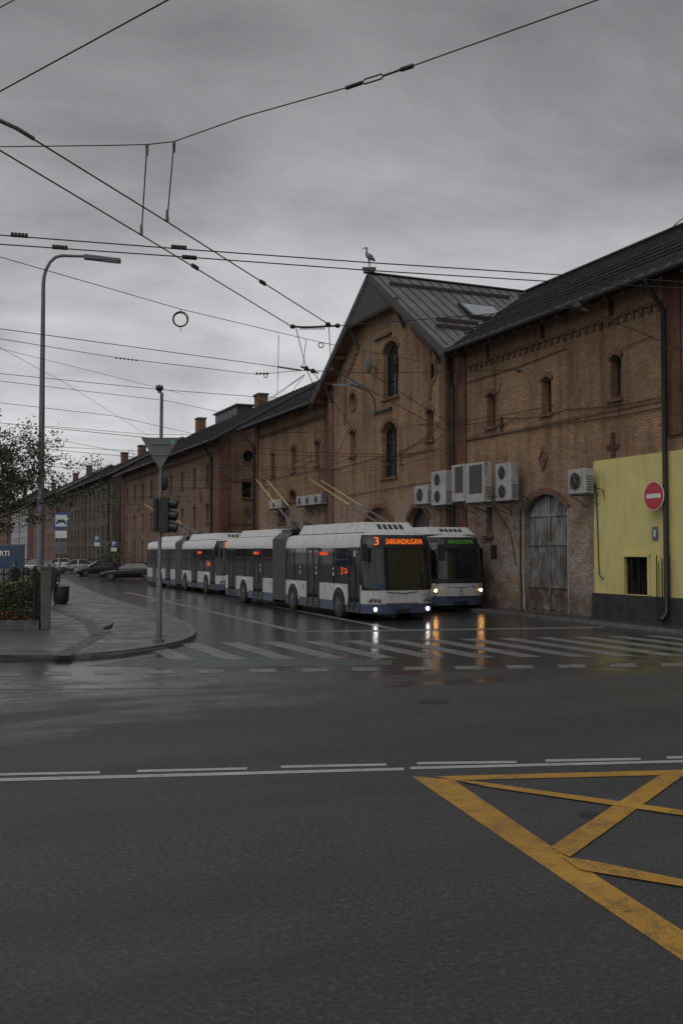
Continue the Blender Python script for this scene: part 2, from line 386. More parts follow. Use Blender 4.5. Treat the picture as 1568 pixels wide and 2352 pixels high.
def wall(mw, mg, P, outer, ops, mat, depth=.32, trim=None, sill=True):
    polys = [[Vector((a, z, 0)) for a, z in outer]]
    hs = [hole(o) for o in ops]
    for h in hs: polys.append([Vector((a, z, 0)) for a, z in h])
    flat = [v for p in polys for v in p]
    for t in tessellate_polygon(polys): mw.face([P(flat[i].x, flat[i].y) for i in t], mat)
    for o, h in zip(ops, hs):
        n = len(h)
        for i in range(n):
            (a, z), (b, y) = h[i], h[(i+1) % n]; mw.face([P(a, z), P(b, y), P(b, y, depth), P(a, z, depth)], o.get('rev', mat))
        mg.face([P(a, z, depth) for a, z in h], o.get('glass', GLS))
        if o.get('frame'):
            fm = o.get('fm', BLK); a, w, z0, z1 = o['a'], o['w'], o['z0'], o['z1']
            pbox(mg, P, a-.03, a+.03, z0, z1-.02, depth-.06, depth-.01, fm)
            for k in (.33, .62): pbox(mg, P, a-w/2, a+w/2, z0+(z1-z0)*k-.025, z0+(z1-z0)*k+.025, depth-.065, depth-.012, fm)
            for e in (-1, 1): pbox(mg, P, a+e*(w/2-.035)-.035, a+e*(w/2-.035)+.035, z0, z1-.3*w, depth-.07, depth-.015, fm)
        if trim and o['s'] != 'rect':
            th = o.get('tw', .2)
            ca = o['a']; rng_ = range(2, n-1) if o['s'] == 'arch' else range(n)
            zc = o['z1']-o['w']*.6 if o['s'] == 'arch' else (o['z0']+o['z1'])/2
            def out(q):
                dx, dz = q[0]-ca, q[1]-zc; l = math.hypot(dx, dz) or 1; return (q[0]+dx/l*th, q[1]+dz/l*th)
            for i in rng_:
                p, q = h[i], h[(i+1) % n]; po, qo = out(p), out(q)
                mw.face([P(p[0], p[1], -.05), P(q[0], q[1], -.05), P(qo[0], qo[1], -.05), P(po[0], po[1], -.05)], trim)
                mw.face([P(po[0], po[1], -.05), P(qo[0], qo[1], -.05), P(qo[0], qo[1], 0), P(po[0], po[1], 0)], trim)
                mw.face([P(p[0], p[1], -.05), P(q[0], q[1], -.05), P(q[0], q[1], .0), P(p[0], p[1], 0)], trim)
        if sill and o['s'] != 'round' and o['z0'] > 1:
            pbox(mw, P, o['a']-o['w']/2-.12, o['a']+o['w']/2+.12, o['z0']-.12, o['z0']-.003, -.12, .05, trim or mat)
def opx(px0, py0, px1, py1, s='arch', X=WX, **k):
    c = (px0+px1)/2; a0, a1 = onx(px0, py0, X).y, onx(px1, py0, X).y
    d = dict(a=(a0+a1)/2, w=abs(a1-a0), z1=onx(c, py0, X).z, z0=onx(c, py1, X).z, s=s); d.update(k); return d
def corbel(m, P, a0, a1, z, mat, step=.42):
    pbox(m, P, a0, a1, z+.12, z+.22, -.10, -.002, mat)
    a = a0+.1
    while a < a1-.2:
        pbox(m, P, a, a+.16, z-.10, z+.118, -.07, -.002, mat); a += step
EX, EZ, RX, RZ = 20.67, 11.0, 30.0, 16.3
def roofz(X): return EZ+(X-EX)/(RX-EX)*(RZ-EZ)

# ------------------------------------------------------------------ warehouse 1 (cross-gabled)
B1 = empty('brick_warehouse')
mw, mg = M(), M()
YC, HW, WHW, TX = 45.0, 7.8, 6.8, 21.33
door = opx(1200, 1132, 1303, 1415, 'arch', rise=.22, glass=DOORB); door['z0'] = .12
opsR = [opx(1400, 815, 1424, 915, tw=.2), opx(1243, 865, 1265, 950, tw=.18), opx(1118, 902, 1136, 980, tw=.18),
        opx(1395, 682, 1408, 735, 'rect'), opx(1240, 742, 1250, 780, 'rect'), opx(1115, 793, 1123, 825, 'rect'), opx(1116, 1165, 1130, 1230, 'rect'), door]
for yy in (20.5, 16, 11): opsR.append(dict(a=yy, w=.6, z0=7.3, z1=9.2, s='arch'))
wall(mw, mg, pX(WX), [(4, 0), (38.2, 0), (38.2, 11.33), (4, 11.33)], opsR, TAN, trim=TRM)
opsL = [opx(623, 1040, 631, 1090), opx(669, 1025, 679, 1082), opx(723, 1012, 734, 1068), opx(640, 1150, 655, 1200, 'rect'), opx(665, 1125, 679, 1150, 'arch')]
wall(mw, mg, pX(WX), [(51.8, 0), (66.2, 0), (66.2, 11.33), (51.8, 11.33)], opsL, TAN, trim=TRM)
opsT = [opx(880, 783, 915, 912, X=TX, frame=1, tw=.2), opx(877, 968, 911, 1096, X=TX, frame=1, tw=.2),
        opx(980, 940, 995, 1010, X=TX), opx(804, 988, 816, 1048, X=TX), opx(983, 834, 999, 874, 'round', X=TX), opx(804, 902, 817, 938, 'round', X=TX),
        opx(835, 1165, 905, 1330, X=TX, glass=SOF), opx(935, 1165, 985, 1330, X=TX, glass=BLK)]
a0, a1 = YC-WHW, YC+WHW
zt = RZ-(RZ-EZ)*WHW/HW-.28
wall(mw, mg, pX(TX), [(a0, 0), (a1, 0), (a1, zt), (YC, RZ-.28), (a0, zt)], opsT, TAN, trim=TRM)
for a in (a0, a1): mw.face([(TX, a, 0), (WX+.3, a, 0), (WX+.3, a, zt), (TX, a, zt)], RED)
for c in (a0+.02, a1-.62): pbox(mw, pX(TX), c, c+.6, 0, zt-.05, -.10, -.002, TRM)
pbox(mw, pX(WX), 37.1, 37.7, 0, 11.2, -.09, -.002, RED)
for c in (24.0, 65.4, 52.4): pbox(mw, pX(WX), c, c+.75, 0 if c > 30 else 6, 11.2, -.09, -.002, RED)
corbel(mw, pX(WX), 24.8, 37.05, 10.15, TRM); corbel(mw, pX(WX), 4, 23.9, 10.15, TRM); corbel(mw, pX(WX), 53.2, 65.3, 10.15, TRM)
pbox(mw, pX(WX), 24.8, 37.05, 7.12, 7.2, -.04, -.002, TRM)
for s in (-1, 1):
    b = YC-.3+s*3.2
    for k in range(6): pbox(mw, pX(TX), b-s*0-.16+s*k*.28, b+.16+s*k*.28, 13.0-k*.22-.18, 13.0-k*.22+.1, -.07, -.002, TRM)
    e = b+s*6*.28
    pbox(mw, pX(TX), e-.16, e+.14, 9.3, 11.75, -.07, -.002, TRM)
for z, hw_ in ((13.05, .95), (9.35, .95)):
    pbox(mw, pX(TX), YC-.3-hw_, YC-.3+hw_, z, z+.10, -.14, -.002, BLK)
def diamond(m, P, a, z, s, mat):
    for k in range(4):
        q0, q1 = [(0, s), (s*.62, 0), (0, -s), (-s*.62, 0)][k], [(s*.62, 0), (0, -s), (-s*.62, 0), (0, s)][k]
        i = .68
        pts = [P(a+q0[0], z+q0[1], -.07), P(a+q1[0], z+q1[1], -.07), P(a+q1[0]*i, z+q1[1]*i, -.07), P(a+q0[0]*i, z+q0[1]*i, -.07)]
        m.face(pts, mat); m.face([pts[0], pts[1], P(a+q1[0], z+q1[1], 0), P(a+q0[0], z+q0[1], 0)], mat)
        m.face([pts[3], pts[2], P(a+q1[0]*i, z+q1[1]*i, 0), P(a+q0[0]*i, z+q0[1]*i, 0)], mat)
    m.face([P(a, z+s*.3, -.05), P(a+s*.2, z, -.05), P(a, z-s*.3, -.05), P(a-s*.2, z, -.05)], mat)
q = onx(1248, 1053, WX); diamond(mw, pX(WX), q.y, q.z, .48, TRM)
DBR = simple('dark_brick_relief', (.06, .035, .03), .9)
def cross(m, P, a, z, s, mat):
    for i, j in ((0, 0), (1, 0), (-1, 0), (0, 1), (0, -1), (0, 2), (0, -2)):
        pbox(m, P, a+i*s-s*.42, a+i*s+s*.42, z+j*s*.9-s*.4, z+j*s*.9+s*.4, -.06, -.002, mat)
q = onx(1408, 1026, WX); cross(mw, pX(WX), q.y, q.z, .22, DBR); q = onx(1152, 975, WX); cross(mw, pX(WX), q.y, q.z, .14, DBR)
wall(mw, mg, pY(66.2), [(WX, 0), (38.35, 0), (38.35, 11.3), (30, 15.9), (WX, 11.3)], [], TAN)
wall(mw, mg, pY(4.0), [(WX, 0), (38.35, 0), (38.35, 11.3), (30, 15.9), (WX, 11.3)], [], TAN)
mw.face([(38.35, 4, 0), (38.35, 66.2, 0), (38.35, 66.2, 11.3), (38.35, 4, 11.3)], TAN)
mw.build('walls', B1); mg.build('windows', B1)
m = M(); P = pX(WX); da, dw = door['a'], door['w']
for i in range(14):
    a = da-dw/2+.06+i*(dw-.12)/14; zt_ = door['z1']-.22*dw*min(1, ((a+.08-da)/(dw/2))**2)*1.05-.12
    pbox(m, P, a+.012, a+(dw-.12)/14-.012, .14+.05*(i % 3 == 0), zt_, .25+.008*(i % 2), .315, DOORB)
for z in (1.0, 2.6, 3.7): pbox(m, P, da-dw/2+.05, da+dw/2-.05, z, z+.12, .21, .248, DOORB)
pbox(m, P, da-.06, da+.06, .14, door['z1']-.1, .19, .208, DOORB)
h = hole(door)
for i in range(1, len(h)-1):
    p_, q_ = h[i], h[i+1]; m.bar(P(p_[0], p_[1], .02), P(q_[0], q_[1], .02), .08, .08, DFRM)
m.bar(P(h[0][0], h[0][1], .02), P(h[-1][0], h[-1][1], .02), .08, .08, DFRM)
m.build('door', B1)
m = M(); T = .2; y0, y1 = 3.2, 66.9
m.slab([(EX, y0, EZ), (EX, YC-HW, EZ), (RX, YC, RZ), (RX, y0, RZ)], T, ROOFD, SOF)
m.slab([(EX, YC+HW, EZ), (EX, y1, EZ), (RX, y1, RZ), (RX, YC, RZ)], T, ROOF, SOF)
m.slab([(RX+.001, y0, RZ), (RX+.001, y1, RZ), (39.3, y1, EZ), (39.3, y0, EZ)], T, ROOF, SOF)
m.slab([(EX-.02, YC, RZ+.01), (RX, YC, RZ+.01), (EX-.02, YC-HW, EZ+.01)], T, ROOF, SOF)
m.slab([(EX-.02, YC, RZ+.012), (EX-.02, YC+HW, EZ+.012), (RX, YC, RZ+.012)], T, ROOF, SOF)
Zu = Vector((0, 0, .03))
x = EX+.35
while x < RX-.2:
    t = (x-EX)/(RX-EX)
    for s in (-1, 1): m.bar(Vector((x, YC, RZ))+Zu, Vector((x, YC+s*HW*(1-t), EZ+(RZ-EZ)*t))+Zu, .03, .05, SEAM)
    x += .58
y = y0+.3
while y < y1:
    if y < YC-HW or y > YC+HW: t = 0
    else: t = 1-abs(y-YC)/HW
    if t < .97: m.bar(Vector((EX+(RX-EX)*t, y, EZ+(RZ-EZ)*t))+Zu, Vector((RX, y, RZ))+Zu, .03, .05, SEAM)
    y += .62
for s in (-1, 1): m.bar((EX, YC+s*HW, EZ+.05), (RX, YC, RZ+.05), .3, .05, ROOF)
m.bar((EX-.05, YC, RZ+.04), (RX, YC, RZ+.04), .3, .06, ROOFD); m.bar((RX, y0, RZ+.06), (RX, y1, RZ+.06), .4, .08, ROOFD)
for k in (.12, .32, .78):
    m.tube([(EX+(RX-EX)*k, y0, roofz(EX+(RX-EX)*k)+.2), (EX+(RX-EX)*k, YC-HW*(1-k)-.6, roofz(EX+(RX-EX)*k)+.2)], .035, BLK)
    m.tube([(EX+(RX-EX)*k, y0, roofz(EX+(RX-EX)*k)+.32), (EX+(RX-EX)*k, YC-HW*(1-k)-.6, roofz(EX+(RX-EX)*k)+.32)], .03, BLK)
def tr_(X, s): return Vector((X, YC-s, RZ-(RZ-EZ)*s/HW))
RST = simple('rusty_brown', (.045, .034, .032), .75)
for X0, X1, s in ((EX+.5, EX+7.4, 1.3), (EX+1.1, EX+3.3, 5.0), (EX+.7, EX+2.6, 5.7)):
    m.bar(tr_(X0, s)+Vector((0, 0, .14)), tr_(X1, s)+Vector((0, 0, .14)), .10, .14, RST)
c = [tr_(EX+3.4, 2.9), tr_(EX+5.5, 2.9), tr_(EX+5.5, 4.3), tr_(EX+3.4, 4.3)]
m.slab([p+Vector((0, 0, .2)) for p in c], .18, BLK)
cc = sum(c, Vector())/4
m.face([cc+(p-cc)*.86+Vector((0, 0, .212)) for p in c], simple('skylight_glass', (.26, .29, .31), .2, 0, var=.1, spec=.6))
for yy0, yy1 in ((y0, YC-HW-.1), (YC+HW+.1, y1)): m.tube([(EX-.08, yy0, EZ-.12), (EX-.08, yy1, EZ-.12)], .1, PIPE, 8)
m.build('roof', B1)
m = M()
for s in (-1, 1):
    m.bar((EX-.06, YC, RZ-.12), (EX-.06, YC+s*HW, EZ-.12), .06, .30, WOODD)
    n = 46
    for i in range(n):
        t = (i+.5)/n; yy = YC+s*HW*t; zz = RZ-.27-(RZ-EZ)*t
        m.face([(EX-.07, yy-.075, zz), (EX-.07, yy+.075, zz), (EX-.07, yy+.05, zz-.14), (EX-.07, yy, zz-.22), (EX-.07, yy-.05, zz-.14)], WOODD)
    for t in (.1, .34, .58, .8, .96):
        yy = YC+s*HW*t; zz = RZ-(RZ-EZ)*t-.32
        m.box(EX+.05, TX+.1, yy-.09, yy+.09, zz-.1, zz+.1, SOF)
        if t in (.34, .8): m.bar((EX+.1, yy, zz-.12), (TX-.02, yy, zz-1.1), .12, .12, WOODD)
zb = 14.2; hb = HW*(RZ-zb)/(RZ-EZ)
n = 34
for i in range(n):
    ya = YC-hb+2*hb*i/n; yb = ya+2*hb/n-.025; ym = (ya+yb)/2; ztop = RZ-.25-(RZ-EZ)*abs(ym-YC)/HW
    if ztop > zb: m.hexa([(EX-.055, ya, zb), (EX-.02, ya, zb), (EX-.02, yb, zb), (EX-.055, yb, zb), (EX-.055, ya, ztop), (EX-.02, ya, ztop), (EX-.02, yb, ztop), (EX-.055, yb, ztop)], WOODD)
    m.face([(EX-.04, ya, zb), (EX-.04, yb, zb), (EX-.04, ym, zb-.22)], WOODD)
m.box(EX-.015, EX+.15, YC-hb+.1, YC+hb-.1, zb+.05, zb+.22, WOODD)
y = y0
while y < y1:
    if not (YC-HW-.2 < y < YC+HW+.2): m.bar((EX+.08, y, EZ-.28+.03), (WX, y, roofz(WX)-.32), .1, .14, WOODD)
    y += .9
m.build('eaves_woodwork', B1)
m = M()
m.tube([(EX-.08, 37.0, 10.85), (EX+.1, 37.2, 10.4), (TX-.0, 37.9, 9.9), (WX-.22, 37.92, 9.5), (WX-.22, 37.92, .3)], .085, PIPE, 8)
m.tube([(EX-.08, 24.4, 10.85), (EX+.1, 24.4, 10.5), (WX-.28, 24.5, 9.9), (WX-.28, 24.5, .5), (WX-.5, 24.5, .25)], .085, PIPE, 8)
m.tube([(EX-.08, 53.2, 10.85), (EX+.1, 53.1, 10.4), (WX-.2, 52.2, 9.7), (WX-.2, 52.2, .3)], .085, PIPE, 8)
m.tube([(EX-.08, 66.6, 10.85), (EX+.1, 66.4, 10.4), (WX-.2, 65.9, 9.7), (WX-.2, 65.9, .3)], .085, PIPE, 8)
m.build('drainpipes', B1)
m = M(); mg2 = M(); PYW = pX(WX-.14)
yw0 = onx(1371, 1240, WX).y; ztop = 5.5
win = opx(1432, 1279, 1490, 1366, 'rect', X=WX-.14, glass=BGLS)
wall(m, mg2, PYW, [(14, .95), (yw0, .95), (yw0, ztop), (14, ztop)], [win], YEL, depth=.12, sill=False)
m.face([(WX-.14, yw0, .95), (WX, yw0, .95), (WX, yw0, ztop), (WX-.14, yw0, ztop)], YEL); m.face([(WX-.14, 14, ztop), (WX-.14, yw0, ztop), (WX, yw0, ztop), (WX, 14, ztop)], YEL)
m.box(WX-.22, WX-.001, 14, yw0+.06, .101, .95, PLI)
pbox(m, PYW, win['a']-win['w']/2-.1, win['a']+win['w']/2+.12, win['z0']-.22, win['z0']-.03, -.06, -.002, YEL)
for e in (-1, 1): pbox(m, PYW, win['a']+e*win['w']/2-.05, win['a']+e*win['w']/2+.05, win['z0'], win['z1']+.05, -.05, -.002, YEL)
pbox(m, PYW, win['a']-win['w']/2-.05, win['a']+win['w']/2+.05, win['z1'], win['z1']+.1, -.055, -.003, YEL)
pbox(m, PYW, win['a']-.02, win['a']+.02, win['z0'], win['z1'], .07, .11, BLK)
m.build('yellow_bay', B1); mg2.build('yellow_bay_window', B1)
m = M()
def cable(pts, X=WX-.06, r=.018): m.tube([onx(a, b, X) for a, b in pts], r, PIPE, 5)
cable([(1070, 1012), (1200, 990), (1300, 972), (1420, 955), (1520, 935)]); cable([(1070, 880), (1190, 842), (1300, 800)]); cable([(760, 1080), (870, 1050), (990, 1035), (1040, 1020)], TX-.06)
cable([(1194, 1170), (1194, 1300), (1198, 1400)], WX-.05, .03); cable([(1355, 1125), (1366, 1110), (1370, 1180), (1375, 1320), (1385, 1330)], WX-.17, .02)
cable([(600, 1105), (700, 1085), (760, 1075)]); cable([(790, 1140), (860, 1128), (1000, 1105)], TX-.06); cable([(1130, 1160), (1170, 1220), (1185, 1300)], WX-.05, .02)
cable([(1420, 955), (1422, 900), (1426, 800), (1500, 770)], WX-.06, .012); cable([(1130, 1010), (1135, 930), (1150, 880)], WX-.06, .012)
m.build('wall_cables', B1)

# ------------------------------------------------------------------ further warehouses
def warehouse(y0, y1, mat, rmat, z_e=11.0, z_r=16.3, slit=True, rows=3, step=4.2, Xf=WX, winw=.7, chim=(), corb=True, trim=TRM, quoin=RED):
    B = empty('brick_warehouse'); mw, mg = M(), M()
    ops = []; a = y0+3.5; zz = {3: (1.5, 4.7, 7.9), 4: (1.2, 4.0, 6.8, 9.2)}[rows]
    while a < y1-2:
        for i, z in enumerate(zz): ops.append(dict(a=a, w=winw*(1.6 if i == 0 and not slit else 1), z0=z, z1=z+(1.5 if i else 1.9), s='arch'))
        a += step
    wall(mw, mg, pX(Xf), [(y0, 0), (y1, 0), (y1, z_e+.3), (y0, z_e+.3)], ops, mat, trim=trim)
    xb = Xf+16.7; xr = Xf+8.35
    o2 = [dict(a=Xf+2.3, w=.9, z0=9.4, z1=10.3, s='round'), dict(a=Xf+2.2, w=.8, z0=6.6, z1=8.0, s='arch', frame=1), dict(a=Xf+6.6, w=1.0, z0=5.2, z1=7.1, s='arch', frame=1), dict(a=Xf+8.3, w=1.2, z0=10.2, z1=12.4, s='arch', frame=1)]
    wall(mw, mg, pY(y0), [(Xf, 0), (xb, 0), (xb, z_e+.3), (xr, z_r-.3), (Xf, z_e+.3)], o2, mat, trim=trim)
    diamond(mw, pY(y0), Xf+2.2, 5.5, .5, trim)
    for z in (1.2, 4.4, 7.8): pbox(mw, pY(y0), Xf+.82, Xf+8, z, z+.14, -.04, -.002, quoin)
    pbox(mw, pY(y0), Xf-.1, Xf+.8, 0, z_e+.1, -.1, -.003, quoin); pbox(mw, pX(Xf), y0+.001, y0+1.6, 0, z_e+.1, -.1, -.002, quoin)
    pbox(mw, pX(Xf), y1-1.6, y1-.001, 0, z_e+.1, -.1, -.002, quoin)
    mid = (y0+y1)/2; pbox(mw, pX(Xf), mid-.4, mid+.4, 0, z_e+.1, -.1, -.003, quoin)
    if corb: corbel(mw, pX(Xf), y0+1.7, mid-.5, z_e-.85, trim, .6); corbel(mw, pX(Xf), mid+.5, y1-1.7, z_e-.85, trim, .6)
    for k in range(int((y1-y0)//9)): diamond(mw, pX(Xf), y0+5.6+k*8.4, 6.9, .5, trim)
    wall(mw, mg, pY(y1), [(Xf, 0), (xb, 0), (xb, z_e+.3), (xr, z_r-.3), (Xf, z_e+.3)], [], mat)
    mw.build('walls', B); mg.build('windows', B)
    m = M(); xe = Xf-.98; xe2 = xb+.98
    m.slab([(xe, y0-.8, z_e), (xe, y1+.5, z_e), (xr, y1+.5, z_r), (xr, y0-.8, z_r)], .2, rmat, SOF)
    m.slab([(xr+.001, y0-.8, z_r), (xr+.001, y1+.5, z_r), (xe2, y1+.5, z_e), (xe2, y0-.8, z_e)], .2, rmat, SOF)
    y = y0
    while y < y1: m.bar((xe, y, z_e+.04), (xr, y, z_r+.04), .04, .06, SEAM); y += 1.0
    m.tube([(xe-.08, y0-.8, z_e-.12), (xe-.08, y1+.5, z_e-.12)], .1, PIPE, 8)
    for cy, cx, cz, kind in chim:
        if kind == 'c':
            zb_ = z_e+(z_r-z_e)*(1-abs(cx-xr)/(xr-xe))-.5
            m.box(cx-.45, cx+.45, cy-.7, cy+.7, zb_, cz, TRM); m.box(cx-.53, cx+.53, cy-.8, cy+.8, cz, cz+.15, DRK)
        else:
            m.box(cx-.8, cx+.8, cy-4, cy+4, z_r-1.2, cz-.3, ROOFD); m.box(cx-1.0, cx+1.0, cy-4.3, cy+4.3, cz-.3, cz-.15, ROOFD)
            for k in range(5): m.box(cx-.83, cx-.801, cy-3.6+k*1.5, cy-2.6+k*1.5, z_r-.3, cz-.5, ROOF)
    m.tube([(xe-.08, y0+1.4, z_e-.2), (Xf-.15, y0+1.9, z_e-1.2), (Xf-.15, y0+1.9, .3)], .09, PIPE, 8)
    m.build('roof', B); return B
warehouse(75, 115, TAN2, ROOFD, chim=((112, 30, 17.6, 'c'), (90, 30, 17.2, 'c'), (99, 30, 17.2, 'd')))
warehouse(121, 164, DRK, ROOF, 11.5, 16.5, rows=4, step=3.4, winw=.9, chim=((135, 28, 16.6, 'c'), (150, 28.5, 17, 'c')), trim=DRK, quoin=DRK)
warehouse(170, 212, PNK, ROOFL, 12, 17.0, rows=4, step=3.6, winw=1.0, chim=((180, 28, 17.4, 'c'), (200, 28.5, 17.4, 'c')), trim=PNK, quoin=TRM)
warehouse(217, 262, GREYW, ROOF, 12.5, 17.0, rows=4, step=3.6, winw=1.2, chim=((230, 28, 17.4, 'c'),), corb=False, trim=GREYW, quoin=PNK)
warehouse(268, 330, PNK, ROOFL, 13.5, 19, rows=4, step=4, winw=1.2, chim=((300, 28.5, 20, 'c'),), corb=False, trim=PNK, quoin=PNK)
for i, (xa, w, hh, mt) in enumerate(((6, 15, 16, PNK), (-9, 14, 13, GREYW), (-25, 15, 17, DRK), (-42, 16, 14, PNK), (-60, 17, 16, GREYW), (-79, 18, 13, DRK), (-99, 19, 15, PNK))):
    B = empty('town_house'); mw, mg = M(), M(); ops = []
    for k in range(int(w//2.6)):
        for f_ in range(int(hh//3.4)): ops.append(dict(a=xa+1.5+k*2.6, w=1.1, z0=1.2+f_*3.3, z1=3.0+f_*3.3, s='rect'))
    wall(mw, mg, pY(345), [(xa, 0), (xa+w, 0), (xa+w, hh), (xa, hh)], ops, mt, trim=mt)
    mw.box(xa, xa+w, 345.4, 357, 0, hh, mt); mw.build('walls', B); mg.build('windows', B)
    m = M(); m.slab([(xa-.3, 344.4, hh), (xa+w+.3, 344.4, hh), (xa+w+.3, 351, hh+3.5), (xa-.3, 351, hh+3.5)], .3, ROOF)
    m.slab([(xa-.3, 351.01, hh+3.5), (xa+w+.3, 351.01, hh+3.5), (xa+w+.3, 358, hh), (xa-.3, 358, hh)], .3, ROOF); m.box(xa+3, xa+4.2, 350, 351, hh+2, hh+5, TRM); m.build('roof', B)

# ------------------------------------------------------------------ wall-mounted things
def ac(px0, py0, px1, py1, fans=1, out=.5, mesh=False):
    X = WX-out-.25; a0, a1 = onx(px0, py0, X).y, onx(px1, py0, X).y; c = (px0+px1)/2; z1, z0 = onx(c, py0, X).z, onx(c, py1, X).z
    lo, hi = min(a0, a1), max(a0, a1); B = empty('air_conditioner'); m = M()
    m.box(X, X+.36, lo, hi, z0, z1, ACW)
    m.build('casing', B, bevel=.02)
    m = M(); hh = (z1-z0)/max(fans, 1)
    if mesh:
        m.box(X-.004, X-.001, lo+.12, hi-.3, z0+.35, z1-.1, BLK)
        k = z0+.4
        while k < z1-.12: m.box(X-.010, X-.005, lo+.12, hi-.3, k, k+.015, ACG); k += .06
    else:
        for k in range(fans):
            zc = z0+hh*(k+.5); rr = min(hi-lo, hh)*.36; yc = (lo+hi)/2+(hi-lo)*.06
            P = [Vector((X-.004, yc+rr*math.cos(t*math.pi/12), zc+rr*math.sin(t*math.pi/12))) for t in range(24)]
            m.face(P, BLK)
            for q in (.3, .48, .66, .84, 1.0): m.ring((X-.02, yc, zc), rr*q, .007, (0, 1, 0), (0, 0, 1), ACG if q < 1 else ACW, 20)
            for t in range(5):
                an = t*math.pi*2/5; m.bar((X-.012, yc, zc), (X-.012, yc+rr*.9*math.cos(an), zc+rr*.9*math.sin(an)), .01, .09, ACG, Vector((1, 0, 0)))
            m.ell((X-.02, yc, zc), (.02, rr*.22, rr*.22), ACG, 10, 6)
    for k in range(6): m.box(X+.05, X+.32, lo-.006, lo-.002, z0+.1+k*.09, z0+.14+k*.09, HUB)
    m.build('fan_grille', B)
    m = M(); m.ell((X-.01, hi-.14, z0+hh*.28), (.008, .05, .05), REDS, 10, 6); m.build('maker_mark', B)
    m = M()
    for y in (lo+.12, hi-.12):
        m.box(X-.03, WX-.001, y-.02, y+.02, z0-.05, z0-.004, GALV); m.bar((X+.05, y, z0-.05), (WX-.01, y, z0-.45), .03, .03, GALV)
    m.tube([(X+.3, lo-.05, z0+.2), (WX-.15, lo-.2, z0+.1), (WX-.1, lo-.25, z0-.6)], .02, BLK, 6); m.build('bracket', B)
ac(951, 1115, 980, 1158, 1, .75); ac(989, 1082, 1022, 1160, 2, .6); ac(1036, 1067, 1066, 1152, 1, .8, True); ac(1068, 1063, 1110, 1154, 1, .95, True); ac(1136, 1064, 1172, 1150, 2, .5); ac(1303, 1077, 1343, 1134, 1, .5)
ac(617, 1148, 645, 1168, 1, .3); ac(680, 1140, 698, 1162, 1, .3); ac(698, 1138, 715, 1160, 1, .3); ac(716, 1135, 737, 1158, 1, .3)
c = onx(1500, 1139, WX-.45); B = empty('no_entry_sign', c); m = M()
def disc(m, c, r, mat, n=28, o=0): m.face([(c[0]+o, c[1]+r*math.cos(2*math.pi*i/n), c[2]+r*math.sin(2*math.pi*i/n)) for i in range(n)], mat)
rr = .46; m.tube([(0, 0, 0), (.02, 0, 0)], rr, WHTS, 32); disc(m, (0, 0, 0), rr*.95, REDS, 32, -.004); m.box(-.01, -.006, -rr*.72, rr*.72, -.07, .07, WHTS)
m.tube([(.04, 0, .1), (.3, -.1, .1)], .02, GALV); m.tube([(.04, 0, -.1), (.3, -.1, -.1)], .02, GALV); m.build('plate', B)
c = onx(1503, 1225, WX-.17); B = empty('house_number_plate', c); m = M(); m.box(-.01, .02, -.12, .12, -.21, .21, simple('plate_grey_blue', (.10, .13, .18), .4)); m.build('plate', B); text('number', '1', .07, .22, (-.014, 0, 0), FX, TXW, B)
B = empty('chain_barrier'); m = M()
for a, zb_, zt_ in ((24.9, .2, 2.2), (24.65, .15, 2.1), (24.3, .6, 2.2)): m.tube([(WX-.32, a, zb_), (WX-.32, a, zt_), (WX-.28, a+.04, zt_+.06)], .02, PIPE, 6)
for i in range(24): m.ell((WX-.34, 24.78, .4+i*.07), (.02, .02, .035), PIPE, 6, 4)
m.build('rods_and_chain', B)
B = empty('wall_lamp'); m = M(); w0 = onx(862, 952, TX)
pA = onx(858, 915, TX-.7); pB = onx(846, 898, TX-1.2); pC = onx(808, 884, TX-2.2)
m.tube([w0, onx(861, 930, TX-.4), pA, pB, pC], .035, GALV, 6); m.bar(pC, onx(768, 884, TX-2.3), .22, .1, GALV); m.bar(onx(824, 889, TX-1.6), onx(800, 871, TX-1.7), .25, .12, GALV)
m.tube([w0, onx(820, 934, TX-.5), onx(804, 934, TX-.6)], .02, GALV, 5); m.tube([w0, onx(820, 950, TX-.5)], .02, GALV, 5)
m.build('bracket_and_heads', B)
c = onx(846, 835, TX-.5); B = empty('satellite_dish'); m = M(); m.ell(c, (.12, .36, .5), ACG, 16, 8); m.tube([c, (TX, c.y, c.z-.3)], .03, GALV); m.build('dish', B)
c = Vector((EX, YC, RZ+.06)); B = empty('stork_statue', c, R(180)-YAW)
m = M(); m.box(-.28, .28, -.2, .2, 0, .16, STAT); m.box(-.34, .34, -.25, .25, .16, .22, STAT)
m.tube([(.03, .03, .2), (.0, .03, .46), (.04, .02, .74)], [.016, .02, .03], STAT, 6); m.tube([(-.08, -.03, .2), (-.05, -.03, .46), (.0, -.02, .74)], [.016, .02, .03], STAT, 6)
m.tube([(-.32, 0, .58), (-.22, 0, .66), (-.08, 0, .78), (.06, 0, .88), (.12, 0, .97), (.13, 0, 1.08), (.11, 0, 1.18), (.13, 0, 1.25), (.18, 0, 1.27)], [.02, .08, .14, .13, .08, .05, .045, .058, .04], STAT, 10)
m.tube([(.17, 0, 1.265), (.27, 0, 1.23), (.40, 0, 1.17)], [.03, .02, .008], STAT, 6)
m.build('stork_body', B)

